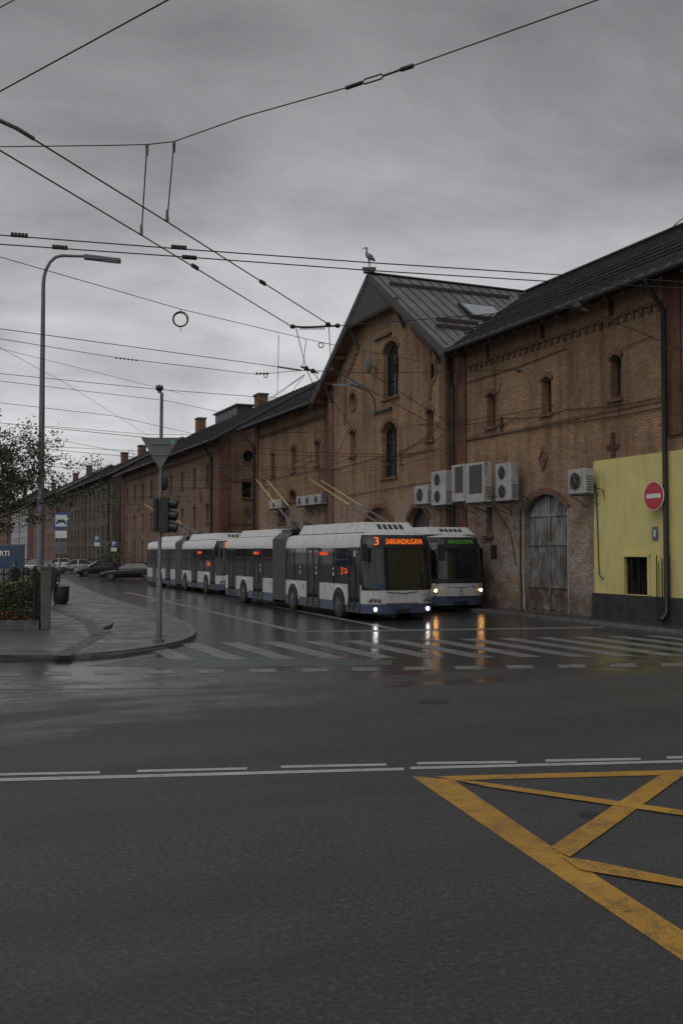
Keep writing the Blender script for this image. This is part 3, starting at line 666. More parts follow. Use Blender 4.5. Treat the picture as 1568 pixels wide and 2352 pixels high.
# ------------------------------------------------------------------ trolleybuses
def bus(loc, Ln, num, disp, led, cols, artic, style=0, W=2.72, lamp=HLW, side=True, roofboxes=(), poles=None, lit=True):
    E = empty('trolleybus', loc); hw0 = W/2; TZ = 3.02
    prof = [(.26, 0), (.60, 0), (1.08, 0), (1.22, 0), (2.50, 0), (2.58, .0), (2.80, .03), (2.95, .11), (TZ, .28), (TZ+.04, .5)]
    bulge = .42 if style == 0 else .6; pw = 5 if style == 0 else 3
    def hw(z):
        for (a, b), (c, d) in zip(prof, prof[1:]):
            if a <= z <= c: return hw0-(b+(d-b)*(z-a)/(c-a))
        return hw0 if z < .26 else hw0-.5
    def fy(t, z):
        y = bulge*abs(t)**pw
        y += (.02 if z < .6 else 0)
        if z > 1.1: y += .085*(z-1.1)
        if z > 2.9: y += (z-2.9)*2.2
        if style and z > 2.7: y += (z-2.7)*.5
        return y
    m = M()
    if style == 0: rows = [(.26, BBLU), (.42, BBLU), (.58, BWHT), (1.04, BGLS), (1.7, BGLS), (2.46, BGLS), (2.50, BBLK), (2.95, BWHT), (TZ, BWHT), (TZ+.04, None)]
    else: rows = [(.26, BBLU), (.45, BBLU), (.62, BWHT), (1.12, BBLK), (1.3, BGLS), (2.3, BGLS), (2.52, BBLK), (2.94, BWHT), (TZ, BWHT), (TZ+.04, None)]
    nt_ = 24; ts = [math.sin((i/nt_-.5)*math.pi) for i in range(nt_+1)]
    for (z0, mt), (z1, _) in zip(rows, rows[1:]):
        for i in range(nt_):
            t0, t1 = ts[i], ts[i+1]
            m.raw([(hw(z0)*t0, fy(t0, z0), z0), (hw(z0)*t1, fy(t1, z0), z0), (hw(z1)*t1, fy(t1, z1), z1), (hw(z1)*t0, fy(t0, z1), z1)], [(0, 1, 2, 3)], mt, True)
    m.build('front', E, merge=True)
    m = M(); zt = TZ+.04; top = [(hw(zt)*t, fy(t, zt), zt) for t in ts]
    m.face(top+[(hw(zt), Ln, zt), (-hw(zt), Ln, zt)], BWHT)
    for s in (-1, 1):
        rr_ = [2.50, 2.58, 2.80, 2.95, TZ, zt]
        for a, b in zip(rr_, rr_[1:]):
            m.raw([(s*hw(a), fy(1, a), a), (s*hw(a), Ln, a), (s*hw(b), Ln, b), (s*hw(b), fy(1, b), b)], [(0, 1, 2, 3)], BWHT, True)
    m.face([(-hw0, Ln, .3), (hw0, Ln, .3), (hw0, Ln, 2.6), (hw(zt), Ln, zt), (-hw(zt), Ln, zt), (-hw0, Ln, 2.6)], BWHT)
    m.face([(-hw0, .5, .26), (hw0, .5, .26), (hw0, Ln, .26), (-hw0, Ln, .26)], BBLK)
    m.build('roof', E, merge=True)
    m = M()
    for s in (-1, 1):
        x = s*hw0
        for (y0, y1, k) in cols:
            f = lambda z: fy(1, z) if y0 <= .01 else y0
            if k == 'b':
                n = 12
                for i in range(n):
                    ya = y0+(y1-y0)*i/n; yb = y0+(y1-y0)*(i+1)/n; ym = (ya+yb)/2
                    for q0, q1, e0, e1_ in ((ya, ym, -.02, .07), (ym, yb, .07, -.02)):
                        m.face([(s*(hw0-.02+e0), q0, .35), (s*(hw0-.02+e1_), q1, .35), (s*(hw0-.02+e1_), q1, 2.9), (s*(hw0-.02+e0), q0, 2.9)], BELL)
                        m.face([(s*(hw0-.02+e0), q0, 2.9), (s*(hw0-.02+e1_), q1, 2.9), (s*(hw0-.3), q1, 3.15), (s*(hw0-.3), q0, 3.15)], BELL)
                if s == 1: m.face([(-hw0+.3, y0, 3.15), (hw0-.3, y0, 3.15), (hw0-.3, y1, 3.15), (-hw0+.3, y1, 3.15)], BELL)
                continue
            if k == 'd' and s == -1: rws = [(.30, 2.50, BGLS)]
            elif k == 'p': rws = [(.26, .60, BBLU), (.60, 1.22, BWHT), (1.22, 2.5, BBLK)]
            else: rws = [(.26, .60, BBLU), (.60, 1.22, BWHT), (1.22, 2.5, BGLS)]
            for a, b, mt in rws: m.face([(x, f(a), a), (x, y1, a), (x, y1, b), (x, f(b), b)], mt)
            if s == -1:
                if k == 'd':
                    for yy in (y0+.03, (y0+y1)/2, y1-.03): m.box(x-.02, x-.002, yy-.03, yy+.03, .3, 2.5, BBLK)
                    m.box(x-.02, x-.003, y0, y1, 2.42, 2.52, BBLK); m.box(x-.02, x-.003, y0, y1, .26, .36, BBLK)
                    for yy in ((y0+y1)/2-.08, (y0+y1)/2+.08): m.tube([(x-.03, yy, 1.0), (x-.03, yy, 1.7)], .012, GALV, 5)
                elif k == 'w':
                    m.box(x-.012, x-.002, y0-.02, y0+.02, 1.2, 2.5, BBLK); m.box(x-.012, x-.002, y1-.02, y1+.02, 1.2, 2.5, BBLK)
                    m.box(x-.010, x-.002, y0+.02, y1-.02, 2.08, 2.11, BBLK)
    m.build('sides', E)
    m = M(); y = .9
    while y < Ln-.3:
        if not any(a-.05 < y < b+.05 and k in 'db' for a, b, k in cols): m.box(-hw0-.003, -hw0-.0015, y, y+.012, .62, 1.2, BBLK)
        y += 1.45
    m.build('panel_seams', E)
    wy = [2.35, 7.1, 13.7] if artic else [2.45, 8.3]; wr = .48
    for i, y in enumerate(wy):
        if y > Ln: continue
        for s in (-1, 1):
            m = M(); x = s*hw0
            arc = lambda r, n=14: [(r*math.cos(math.pi*k/n), r*math.sin(math.pi*k/n)) for k in range(n+1)]
            m.face([(x+s*.004, y+a, .5+b) for a, b in arc(.60)]+[(x+s*.004, y-.60, .27), (x+s*.004, y+.60, .27)], BBLK)
            A, Bq = arc(.60), arc(.68)
            for k in range(14):
                m.face([(x+s*.03, y+A[k][0], .5+A[k][1]), (x+s*.03, y+A[k+1][0], .5+A[k+1][1]), (x+s*.008, y+Bq[k+1][0], .5+Bq[k+1][1]), (x+s*.008, y+Bq[k][0], .5+Bq[k][1])], BWHT)
            m.tube([(x-s*.28, y, wr), (x+s*.02, y, wr), (x+s*.05, y, wr)], [wr, wr, wr*.93], TYRE, 28)
            m.tube([(x+s*.051, y, wr), (x+s*.056, y, wr)], wr*.56, HUB, 24); m.tube([(x+s*.057, y, wr), (x+s*.09, y, wr)], [.13, .10], HUB, 14)
            for k in range(8): m.ell((x+s*.06, y+.2*math.cos(k*math.pi/4), wr+.2*math.sin(k*math.pi/4)), (.02, .03, .03), BBLK, 6, 4)
            m.build('wheel_%d%s' % (i+1, 'l' if s < 0 else 'r'), E)
    m = M()
    for (ya, yb, zh, wd) in roofboxes:
        h_ = wd/2; z0_ = TZ+.03; m.raw([(-h_, ya, z0_), (h_, ya, z0_), (h_, yb, z0_), (-h_, yb, z0_), (-h_+.12, ya+.45, zh), (h_-.12, ya+.45, zh), (h_-.12, yb-.3, zh), (-h_+.12, yb-.3, zh)],
              [(4, 5, 6, 7), (0, 1, 5, 4), (1, 2, 6, 5), (2, 3, 7, 6), (3, 0, 4, 7)], BWHT)
    m.build('roof_equipment', E, bevel=.05, merge=True)
    m = M()
    for (ya, yb, zh, wd) in roofboxes[:1]:
        for k in range(5):
            xx = -.42+k*.21; sl = .45/(zh-TZ-.03)
            za_, zb_ = TZ+.14, zh-.08; f2 = lambda z: ya+(z-TZ-.03)*sl-.012
            m.face([(xx, f2(za_), za_), (xx+.14, f2(za_), za_), (xx+.14, f2(zb_), zb_), (xx, f2(zb_), zb_)], BBLK)
    m.build('roof_vents', E)
    if poles:
        m = M(); yb_, tips = poles
        m.box(-.7, .7, yb_-.7, yb_+.5, TZ+.05, TZ+.3, BBLK)
        for s, tip in zip((-1, 1), tips):
            b0 = Vector((s*.3, yb_, TZ+.42)); tp = Vector(tip); mid = b0.lerp(tp, .42); mid.z -= .02
            m.bar(b0+Vector((0, -.5, -.18)), b0+Vector((0, .3, .1)), .14, .2, BBLK)
            m.tube([b0, mid], [.045, .038], GALV, 6); m.tube([mid, tp], [.036, .022], POLY, 6)
            m.tube([b0+Vector((.1, -.35, .1)), b0.lerp(tp, .12)+Vector((.06, 0, -.02))], .03, BBLK, 6)
            m.ell(tp, (.05, .1, .07), BBLK, 8, 6)
        m.build('trolley_poles', E)
    m = M()
    for s in (-1, 1):
        if style == 0:
            p = [(s*.78, .62), (s*1.22, .63), (s*1.27, .74), (s*1.12, .80), (s*.84, .75)]
            m.face([(a, fy(a/hw0, z)-.02, z) for a, z in p], HGL)
            for q in (.88, 1.02, 1.14): m.ell((s*q, fy(q/hw0, .70)-.02, .70), (.055, .03, .05), HUB, 10, 6)
            c = (s*1.0, fy(1.0/hw0, .42)-.03, .40)
        else:
            p = [(s*.80, .72), (s*1.20, .76), (s*1.22, .95), (s*.95, .93)]
            m.face([(a, fy(a/hw0, z)-.02, z) for a, z in p], HGL); c = (s*1.02, fy(1.02/hw0, .83)-.05, .84)
        m.tube([(c[0], c[1]+.03, c[2]), (c[0], c[1]-.012, c[2])], .10, HGL, 14)
        m.tube([(c[0], c[1]-.013, c[2]), (c[0], c[1]-.02, c[2])], .055, lamp if lit else HUB, 12)
    m.box(-.28, .28, fy(0, .35)-.03, fy(0, .35)-.012, .30, .41, BBLK)
    m.tube([(-1.15, fy(.9, .62)-.02, .61), (-.5, fy(.3, .62)-.012, .605), (.5, fy(.3, .62)-.012, .605), (1.15, fy(.9, .62)-.02, .61)], .012, BBLK, 5)
    m.tube([(-.6, fy(.45, 1.0)-.012, .99), (0, fy(0, 1)-.012, .94), (.6, fy(.45, 1.0)-.012, .99)], .012, BBLK, 5)
    for a, b in ((-1.0, -.1), (.95, .15)):
        y = fy(a/hw0, 1.2)-.04; m.tube([(a, y, 1.1), (a*.55, fy(a*.5/hw0, 1.3)-.05, 1.22), (b, fy(0, 1.15)-.05, 1.16)], .014, BBLK, 5)
    m.build('headlamps_and_trim', E)
    m = M()
    for s in (-1, 1):
        x0 = s*(hw0-.05); m.tube([(x0, .45, 2.72), (s*(hw0+.1), .15, 2.75), (s*(hw0+.17), .0, 2.6)], .025, BBLK, 6)
        m.box(min(s*(hw0+.02), s*(hw0+.24)), max(s*(hw0+.02), s*(hw0+.24)), -.12, .02, 2.05, 2.62, BBLK)
    m.build('mirrors', E, bevel=.04)
    k, t = disp
    text('route_number', k, .17 if len(k) == 1 else .22, .27 if style == 0 else .17, (-.92 if style == 0 else -.76, fy(.68, 2.72)-.04, 2.73 if style == 0 else 2.76), 0, led, E, .0)
    text('destination', t, 1.40 if style == 0 else 1.1, .185 if style == 0 else .15, (.12, fy(.55, 2.72)-.04, 2.72 if style == 0 else 2.76), 0, led, E, .0)
    text('fleet_number', num, .38, .12, (-.88 if style == 0 else -.70, fy(.80, .92)-.03, .92 if style == 0 else .88), 0, TXD, E, .0)
    m = M(); q = .85 if style == 0 else .55
    for dx in (0, .15): m.ell((q+dx, fy((q+dx)/hw0, .9)-.02, .92 if style == 0 else 1.0), (.055, .006, .07), GRYM, 8, 6)
    if style: m.ring((0, fy(0, .75)-.02, .77), .08, .012, (1, 0, 0), (0, 0, 1), GRYM, 16)
    m.build('operator_mark', E)
    return E, hw0
cols1 = [(0, .55, 'p'), (.55, 1.55, 'd'), (1.55, 2.9, 'w'), (2.9, 4.1, 'w'), (4.1, 4.3, 'p'), (4.3, 5.6, 'd'), (5.6, 7.0, 'w'), (7.0, 8.0, 'w'), (8.0, 9.6, 'b'), (9.6, 11.0, 'w'), (11.0, 12.3, 'd'), (12.3, 13.6, 'w'), (13.6, 15.0, 'w'), (15.0, 16.2, 'd'), (16.2, 16.7, 'w')]
HWB = 1.36
def busloc(Xleft, Y): return (Xleft+HWB, Y, 0)
def loctip(px, py, X, loc):
    q = onx(px, py, X); return (q.x-loc[0], q.y-loc[1], q.z-loc[2])
l1 = busloc(14.0, 30.7)
B_1, _ = bus(l1, 16.7, '17573', ('3', 'SARKANDAUGAVA'), LEDO, cols1, True, roofboxes=((.9, 7.4, 3.42, 2.1), (10.1, 15.8, 3.36, 2.0)),
    poles=(9.9, [loctip(588, 1100, 15.0, l1), loctip(611, 1100, 15.7, l1)]))
x = -HWB-.012
text('side_route', '3', .13, .27, (x, 2.1, 1.68), FX, LEDD, B_1)
m = M()
for k, (yy, zz) in enumerate(((1.78, 1.63), (1.78, 1.75), (1.70, 1.66))): m.box(x-.006, x, yy-.07, yy+.07, zz-.03, zz+.03, LEDD)
m.build('side_route_symbol', B_1)
text('side_destination', '3 SARKANDAUGAVA', .85, .13, (x, 3.85, 2.30), FX, LEDD, B_1, .0); text('side_destination_rear', '3 SARKANDAUGAVA', .8, .13, (x, 11.9, 2.30), FX, LEDD, B_1, .0)
m = M()
for yy in (4.6, 6.3, 11.3, 2.9):
    m.tube([(x-.0, yy, 1.75), (x-.006, yy, 1.75)], .07, REDS, 14); m.tube([(x-.007, yy, 1.75), (x-.009, yy, 1.75)], .045, WHTS, 12); m.box(x-.004, x, yy-.06, yy+.06, 1.5, 1.62, WHTS)
for yy, cc in ((5.9, GRYM), (3.0, YEL), (9.8, GRYM), (12.9, YEL)): m.box(x-.004, x+.005, yy, yy+.16, .95, 1.08, cc)
m.box(x-.004, x, .9, 1.1, 2.2, 2.4, WHTS)
for k in range(4): m.box(-1.15+k*.13, -1.04+k*.13, .02, .06, 1.16, 1.26, BLUS)
m.build('stickers', B_1)
l2 = busloc(15.05, 52.4)
B_2, _ = bus(l2, 18.0, '17498', ('3', 'SARKANDAUGAVA'), LEDO, cols1+[(16.7, 18.0, 'w')], True, roofboxes=((1.0, 7.6, 3.40, 2.1), (10.3, 15.8, 3.36, 2.0)), lit=False,
    poles=(10.2, [loctip(330, 1156, 16.0, l2), loctip(372, 1172, 16.7, l2)]))
text('side_route', '3', .16, .32, (x, 2.1, 1.68), FX, LEDD, B_2); m = M(); m.box(x-.006, x, 1.55, 1.8, 1.55, 1.78, LEDD); m.build('side_route_symbol', B_2)
text('side_destination', '3 SARKANDAUGAVA', .85, .13, (x, 3.85, 2.30), FX, LEDD, B_2, .0)
l3 = (18.35+HWB, 34.3, 0)
cols3 = [(0, .6, 'p'), (.6, 1.8, 'd'), (1.8, 3.4, 'w'), (3.4, 5.0, 'w'), (5.0, 6.2, 'd'), (6.2, 7.8, 'w'), (7.8, 9.4, 'w'), (9.4, 10.6, 'd'), (10.6, 12.0, 'w')]
B_3, _ = bus(l3, 12.0, '28587', ('31', 'BERGUCIEMS'), LEDG, cols3, False, style=1, lamp=HLO, roofboxes=((.7, 5.6, 3.36, 2.2), (8, 11, 3.35, 2.0)),
    poles=(6.2, [loctip(706, 1097, 19.4, l3), loctip(735, 1102, 20.0, l3)]))

# ------------------------------------------------------------------ parked cars
def car(loc, yaw, paint_, Ln=4.4, tail=False, sc_=1.0):
    E = empty('parked_car', loc, yaw); m = M(); h = Ln/2
    st = [(-h, .62, .38, .72), (-h+.12, .80, .30, .93), (-h+.6, .87, .26, 1.0), (-.6, .89, .25, .98), (.6, .89, .25, .95), (h-1.1, .87, .26, .90), (h-.35, .82, .28, .78), (h-.05, .68, .34, .62), (h, .55, .40, .52)]
    def sec(x, w, zb, zt_): return [(x, -w*.85, zb), (x, -w, zb+.15), (x, -w, zt_-.14), (x, -w*.88, zt_), (x, w*.88, zt_), (x, w, zt_-.14), (x, w, zb+.15), (x, w*.85, zb)]
    vs = []; fs = []
    for s in st: vs += sec(*s)
    for i in range(len(st)-1):
        for k in range(8): fs.append((i*8+k, i*8+(k+1) % 8, (i+1)*8+(k+1) % 8, (i+1)*8+k))
    fs += [tuple(range(8)), tuple(range(len(vs)-8, len(vs)))]
    m.raw(vs, fs, paint_, True); m.build('body', E)
    m = M(); b = [(-h+.35, .80, .97), (h-1.15, .80, .90)]; t = [(-h+1.0, .60, 1.43), (h-2.05, .60, 1.43)]
    bx0, bx1, tx0, tx1 = b[0][0], b[1][0], t[0][0], t[1][0]
    v = [(bx0, -.8, .95), (bx1, -.8, .90), (bx1, .8, .90), (bx0, .8, .95), (tx0, -.6, 1.42), (tx1, -.6, 1.42), (tx1, .6, 1.42), (tx0, .6, 1.42)]
    for f in ((0, 1, 5, 4), (2, 3, 7, 6), (1, 2, 6, 5), (3, 0, 4, 7)): m.face([v[i] for i in f], BGLS)
    m.raw([v[4], v[5], v[6], v[7], (tx0*.8-.1, -.45, 1.47), (tx1*.8-.1, -.45, 1.47), (tx1*.8-.1, .45, 1.47), (tx0*.8-.1, .45, 1.47)], [(0, 1, 5, 4), (1, 2, 6, 5), (2, 3, 7, 6), (3, 0, 4, 7), (4, 5, 6, 7)], paint_, True)
    for i, j in ((0, 4), (1, 5), (2, 6), (3, 7)): m.bar(v[i], v[j], .07, .07, paint_)
    for s in (-1, 1):
        m.bar((-.25, s*.81, .92), (-.3, s*.61, 1.42), .07, .05, paint_); m.bar(v[4] if s < 0 else v[7], v[5] if s < 0 else v[6], .06, .05, paint_)
        m.box(h-1.5, h-1.3, s*.88-.08, s*.88+.08, .93, 1.05, paint_)
    m.build('cabin', E)
    for i, x_ in enumerate((-h+.8, h-.85)):
        for s in (-1, 1):
            m = M(); m.tube([(x_, s*.70, .32), (x_, s*.90, .32)], .32, TYRE, 20); m.tube([(x_, s*.901, .32), (x_, s*.915, .32)], .20, HUB, 16)
            m.face([(x_+.39*math.cos(k*math.pi/8), s*.893, .32+.39*math.sin(k*math.pi/8)) for k in range(9)], BBLK); m.build('wheel', E)
    m = M()
    for s in (-1, 1):
        m.ell((h-.12, s*.52, .60), (.1, .16, .07), HGL, 8, 6); m.ell((-h+.08, s*.62, .80), (.06, .14, .08), TAIL if tail else REDS, 8, 6)
    m.box(h-.03, h+.01, -.3, .3, .36, .47, WHTS); m.build('lamps', E)
CARB = simple('car_paint_black', (.018, .019, .022), .2, .2, var=.1); CARG = simple('car_paint_silver', (.30, .31, .32), .25, .5, var=.1); CARD = simple('car_paint_dark_grey', (.05, .052, .06), .22, .4, var=.1); CARW = simple('car_paint_white', (.5, .5, .5), .25, var=.05)
def gp(px, py): return onz(px, py, 0)
car(gp(297, 1333), R(180)-YAW+R(6), CARB, 4.5); car(gp(226, 1323), R(180)-YAW+R(25), CARD, 4.4); car(gp(172, 1316), R(180)-YAW+R(20), CARG, 4.3); car(gp(205, 1312), R(180)-YAW+R(15), CARB, 4.4)
car(gp(95, 1318), -YAW+R(10), CARG, 4.4, True); car(gp(130, 1309), R(180)-YAW+R(15), CARW, 4.4); car(gp(60, 1312), -YAW, CARD, 4.4, True)

# ------------------------------------------------------------------ street furniture
base = onz(91, 1432, .12); B = empty('street_lamp', base); dd = (base-CAM).dot(fwd)
m = M(); topz = 10.95
armd = (rgt+fwd*.15); armd.z = 0; armd.normalize()
m.tube([(0, 0, 0), (0, 0, 1.6), (0, 0, 1.7), (0, 0, 6)], [.15, .14, .11, .095], GALV, 12)
arc = [(0, 0, 6), (0, 0, topz-.2)]+[tuple(armd*(.75*(1-math.cos(t))*.75)+Vector((0, 0, topz-.2+.95*math.sin(t)))) for t in (R(15), R(30), R(50), R(70), R(90))]
arc += [tuple(armd*1.3+Vector((0, 0, topz+.76)))]
m.tube(arc, [.095, .06, .055, .055, .05, .05, .05, .045], GALV, 10)
p0 = armd*1.25+Vector((0, 0, topz+.74)); p1 = armd*2.4+Vector((0, 0, topz+.66))
m.build('pole', B); m = M(); m.bar(p0, p0+(p1-p0)*.5, .22, .14, GALV); m.bar(p0+(p1-p0)*.48, p1, .32, .10, GALV); m.bar(p0+(p1-p0)*.5+Vector((0, 0, -.06)), p0+(p1-p0)*.95+Vector((0, 0, -.06)), .25, .03, WHTS); m.build('lantern', B, bevel=.02)
base = onz(365, 1474, .12); B = empty('signal_pole', base, -YAW); D = (base-CAM).dot(fwd); u = D/F
m = M(); H_ = 575*u
m.tube([(0, 0, 0), (0, 0, 1.5), (0, 0, 1.55), (.03, 0, H_)], [.075, .07, .05, .042], GALV, 12)
m.tube([(0, 0, 0), (0, 0, .06)], .14, GALV, 12); m.build('pole', B)
m = M(); zc = 398*u; hh = 72*u; w_ = 43*u
m.hexa([(-.01, -.075, zc), (.03, -.075, zc), (.03, -.055, zc), (-.01, -.055, zc), (-w_, -.075, zc+hh), (w_+.02, -.075, zc+hh), (w_+.02, -.055, zc+hh), (-w_, -.055, zc+hh)], GRYS)
for k in (.45, .8): m.box(-.16*k-.1, .16*k+.12, -.10, -.076, zc+hh*k-.02, zc+hh*k+.02, GALV)
m.face([(.28, -.078, zc+hh-.17), (.36, -.078, zc+hh-.16), (.37, -.078, zc+hh-.06), (.28, -.078, zc+hh-.07)], CYAN)
m.build('yield_sign', B)
m = M(); z0, z1 = 250*u, 332*u
m.box(.02, .24, -.16, .16, z0, z1, BBLK); m.box(-.14, -.05, -.14, .14, z0+.02, z1-.02, BBLK); m.box(-.06, .03, -.05, .05, z0+.1, z0+.16, BBLK); m.box(-.06, .03, -.05, .05, z1-.16, z1-.1, BBLK)
for k in range(3):
    zc_ = z0+(z1-z0)*(k+.5)/3; m.tube([(.24, 0, zc_), (.29, 0, zc_), (.44, 0, zc_-.03)], [.12, .125, .12], BBLK, 16, False)
m.build('traffic_signal', B, bevel=.01)
m = M(); m.tube([(-.02, 0, H_), (-.03, 0, H_+.1)], .05, GALV); m.ell((-.03, 0, H_+.12), (.10, .10, .09), BBLK); m.bar((-.12, 0, H_+.17), (.06, 0, H_+.17), .14, .03, WHTS); m.ell((.1, .06, zc-.35), (.1, .06, .2), BLK)
m.build('camera_unit', B)
base = onz(136, 1352, .12); B = empty('bus_stop_sign', base, -YAW); D = (base-CAM).dot(fwd); u = D/F
m = M(); hp = 175*u; m.tube([(0, 0, 0), (.1, 0, hp)], .05, GALV, 8); w_ = 18*u; z1 = hp; z0 = hp-38*u
m.box(.0-w_+.1, w_+.1, -.06, -.02, z0, z1, BLUS); m.box(.1-w_*.72, .1+w_*.72, -.064, -.061, z0+.15, z1-.15, WHTS)
m.box(.1-w_*.5, .1+w_*.5, -.069, -.065, z0+.38, z1-.38, TXD)
for k in (-.25, .25): m.tube([(.1+k, -.07, z0+.36), (.1+k, -.075, z0+.36)], .07, TXD, 12)
for k in range(4): m.box(.1-w_*.42+k*.17, .1-w_*.42+k*.17+.12, -.073, -.07, z0+.55, z0+.68, WHTS)
m.box(.1-.35, .1+.35, -.05, -.02, z0-.55, z0-.1, WHTS); m.box(-.28, .42, -.05, -.02, z0-1.5, z0-.75, GRYS); m.build('sign', B)
base = onz(140, 1387, .12); B = empty('litter_bin', base); m = M(); m.tube([(0, 0, 0), (0, 0, .15), (0, 0, .7), (0, 0, .78)], [.25, .33, .36, .30], BBLK, 14); m.ring((0, 0, .74), .36, .03, (1, 0, 0), (0, 1, 0), GALV); m.build('bin', B)
for px, py, s in ((223, 1237, 7.5), (262, 1249, 7.5)):
    base = onz(px, 1318); D = (base-CAM).dot(fwd); u = D/F; z = H+(1265-py)*u
    B = empty('parking_sign', base, -YAW); m = M(); m.tube([(0, 0, 0), (0, 0, z+.4)], .05, GALV, 8); w_ = s*u
    m.box(-w_, w_, -.09, -.055, z-w_, z+w_, BLUS); m.box(-w_*.9, w_*.9, -.09, -.06, z-w_*2.3, z-w_*1.2, WHTS); m.build('plate', B)
    text('letter', 'P', .3, .45, (0, -.1, z), 0, TXW, B)
D = 52; c = atd(24, 1278, D); c.z = 0
B = empty('advertising_board', c, -YAW); m = M(); u = D/F; za, zb_ = H-(1302-1265)*u, H-(1253-1265)*u
m.box(-.95, .72, 0, .12, za-.1, zb_, simple('board_navy', (.03, .06, .11), .5)); m.box(-1.0, .77, -.01, .14, zb_, zb_+.07, GALV); m.box(-.9, -.8, .02, .1, .0, za-.1, GALV); m.box(.55, .65, .02, .1, .0, za-.1, GALV); m.build('board', B)
text('lettering', 'RTI', .5, .27, (-.28, -.03, H-(1271-1265)*u), 0, TXW, B)
pA, pB = onz(104, 1446, .12), onz(-420, 1452, .12)
B = empty('iron_fence'); m = M(); dv = (pB-pA); Lf = dv.length; dv.normalize(); Z = Vector((0, 0, 1))
n = int(Lf/.135)
for i in range(n):
    p = pA+dv*(.22+i*.135); m.bar(p+Z*.3, p+Z*1.72, .022, .022, IRON, rgt)
    if i % 2: m.tube([p+Z*1.72, p+Z*1.82], [.022, .003], IRON, 5)
for z in (.42, 1.6): m.bar(pA+Z*z, pB+Z*z, .035, .045, IRON)
for i in range(0, n, 18): p = pA+dv*(.22+i*.135+.07); m.bar(p+Z*.25, p+Z*1.85, .07, .07, IRON, rgt)
m.build('railings', B)
m = M(); m.bar(pA+dv*.15+Z*.13, pB+Z*.13, .28, .26, STN)
pc = pA; m.hexa([pc+rgt*a*.14+Vector((0, b*.16, 0))+Z*z for z in (0, 1.75) for a, b in ((-1, -1), (1, -1), (1, 1), (-1, 1))], STN)
m.hexa([pc+rgt*a*.17+Vector((0, b*.19, 0))+Z*z for z in (1.75, 1.84) for a, b in ((-1, -1), (1, -1), (1, 1), (-1, 1))], STN)
m.build('stone_base_and_post', B, bevel=.01)
B = empty('iron_fence'); m = M(); p2 = pA+Vector((-2.4, 9, 0)); dv2 = (p2-pA).normalized(); n = int((p2-pA).length/.14)
for i in range(n): p = pA+dv2*(.2+i*.14); m.bar(p+Z*.2, p+Z*1.7, .022, .022, IRON, rgt)
for z in (.3, 1.55): m.bar(pA+Z*z, p2+Z*z, .035, .04, IRON)
m.build('railings', B)
def leafcloud(m, n, fn, size, mats):
    for _ in range(n):
        c = fn(); a = Vector((random.gauss(0, 1), random.gauss(0, 1), random.gauss(0, 1))).normalized(); b = a.orthogonal().normalized(); s = size*random.uniform(.6, 1.4)
        m.face([c-a*s, c-b*s*.5, c+a*s, c+b*s*.5], random.choice(mats))
HEL = simple('hedge_leaves_light', (.11, .15, .045), .6, var=.4, scale=6)
m = M(); nf = Vector((-dv.y, dv.x, 0)); nf = nf if nf.dot(fwd) > 0 else -nf
def hf():
    t = random.uniform(.2, Lf); h_ = .15+random.random()**.7*(1.15+.3*math.sin(t*2.3)+.2*math.sin(t*5.1)); return pA+dv*t+nf*random.uniform(.25, 1.5)+Z*h_
leafcloud(m, 12000, hf, .06, [HED, HEL, HEL, LEAF]); m.build('hedge')
m = M()
def ff():
    t = random.uniform(.3, Lf*.7); return pA+dv*t+nf*random.uniform(.17, .30)+Z*(.28+random.random()*.28)
leafcloud(m, 450, ff, .04, [FLW]); leafcloud(m, 900, ff, .05, [HED, LEAF]); m.build('flower_bed')
c = onz(255, 1316); m = M(); leafcloud(m, 900, lambda: c+Vector((random.gauss(0, .8), random.gauss(0, .8), 1.9+random.gauss(0, .9))), .13, [HED, LEAF]); m.tube([c, c+Z*2.2], [.08, .04], BARK); m.build('shrub')
base = atd(-120, 1265, 25.5); base.z = .12; tw = M(); lf = M()
def branch(p, d, ln, r, lev):
    pts = [p]; rs = [r]; q = p.copy(); dd_ = d.copy()
    for i in range(4):
        dd_ = (dd_+Vector((random.uniform(-.25, .25), random.uniform(-.25, .25), random.uniform(-.12, .16)))).normalized(); q = q+dd_*ln/4; pts.append(q.copy()); rs.append(r*(1-.16*(i+1)))
    tw.tube(pts, rs, BARK, 6 if lev < 2 else 4, False)
    if lev >= 2:
        for p_ in pts[1:]:
            for _ in range(6 if lev == 4 else 2):
                c_ = p_+Vector((random.gauss(0, .09), random.gauss(0, .09), random.gauss(0, .08)))
                a = Vector((random.gauss(0, 1), random.gauss(0, 1), random.gauss(0, 1))).normalized(); b = a.orthogonal().normalized(); s = random.uniform(.028, .055)
                lf.face([c_-a*s, c_-b*s*.6, c_+a*s, c_+b*s*.6], random.choice([LEAF, LEAF, LEAF2]))
    if lev < 4:
        for k in range((4, 4, 3, 3)[lev]):
            i = random.choice((2, 3, 4)) if lev else random.choice((3, 4))
            nd = (dd_+Vector((random.uniform(-1, 1), random.uniform(-1, 1), random.uniform(-.55, .5)))).normalized()
            branch(pts[i], nd, ln*random.uniform(.55, .75), rs[i]*.6, lev+1)
branch(base, Vector((0, 0, 1)), 2.9, .15, 0)
for k in range(5):
    branch(base+Z*(2.9+k*.5), (rgt*random.uniform(.7, 1)+fwd*random.uniform(-.5, .5)+Z*random.uniform(-.1, .3)).normalized(), random.uniform(1.0, 1.4), .05, 1)
B = empty('tree'); tw.build('trunk_and_limbs', B); lf.build('foliage', B)

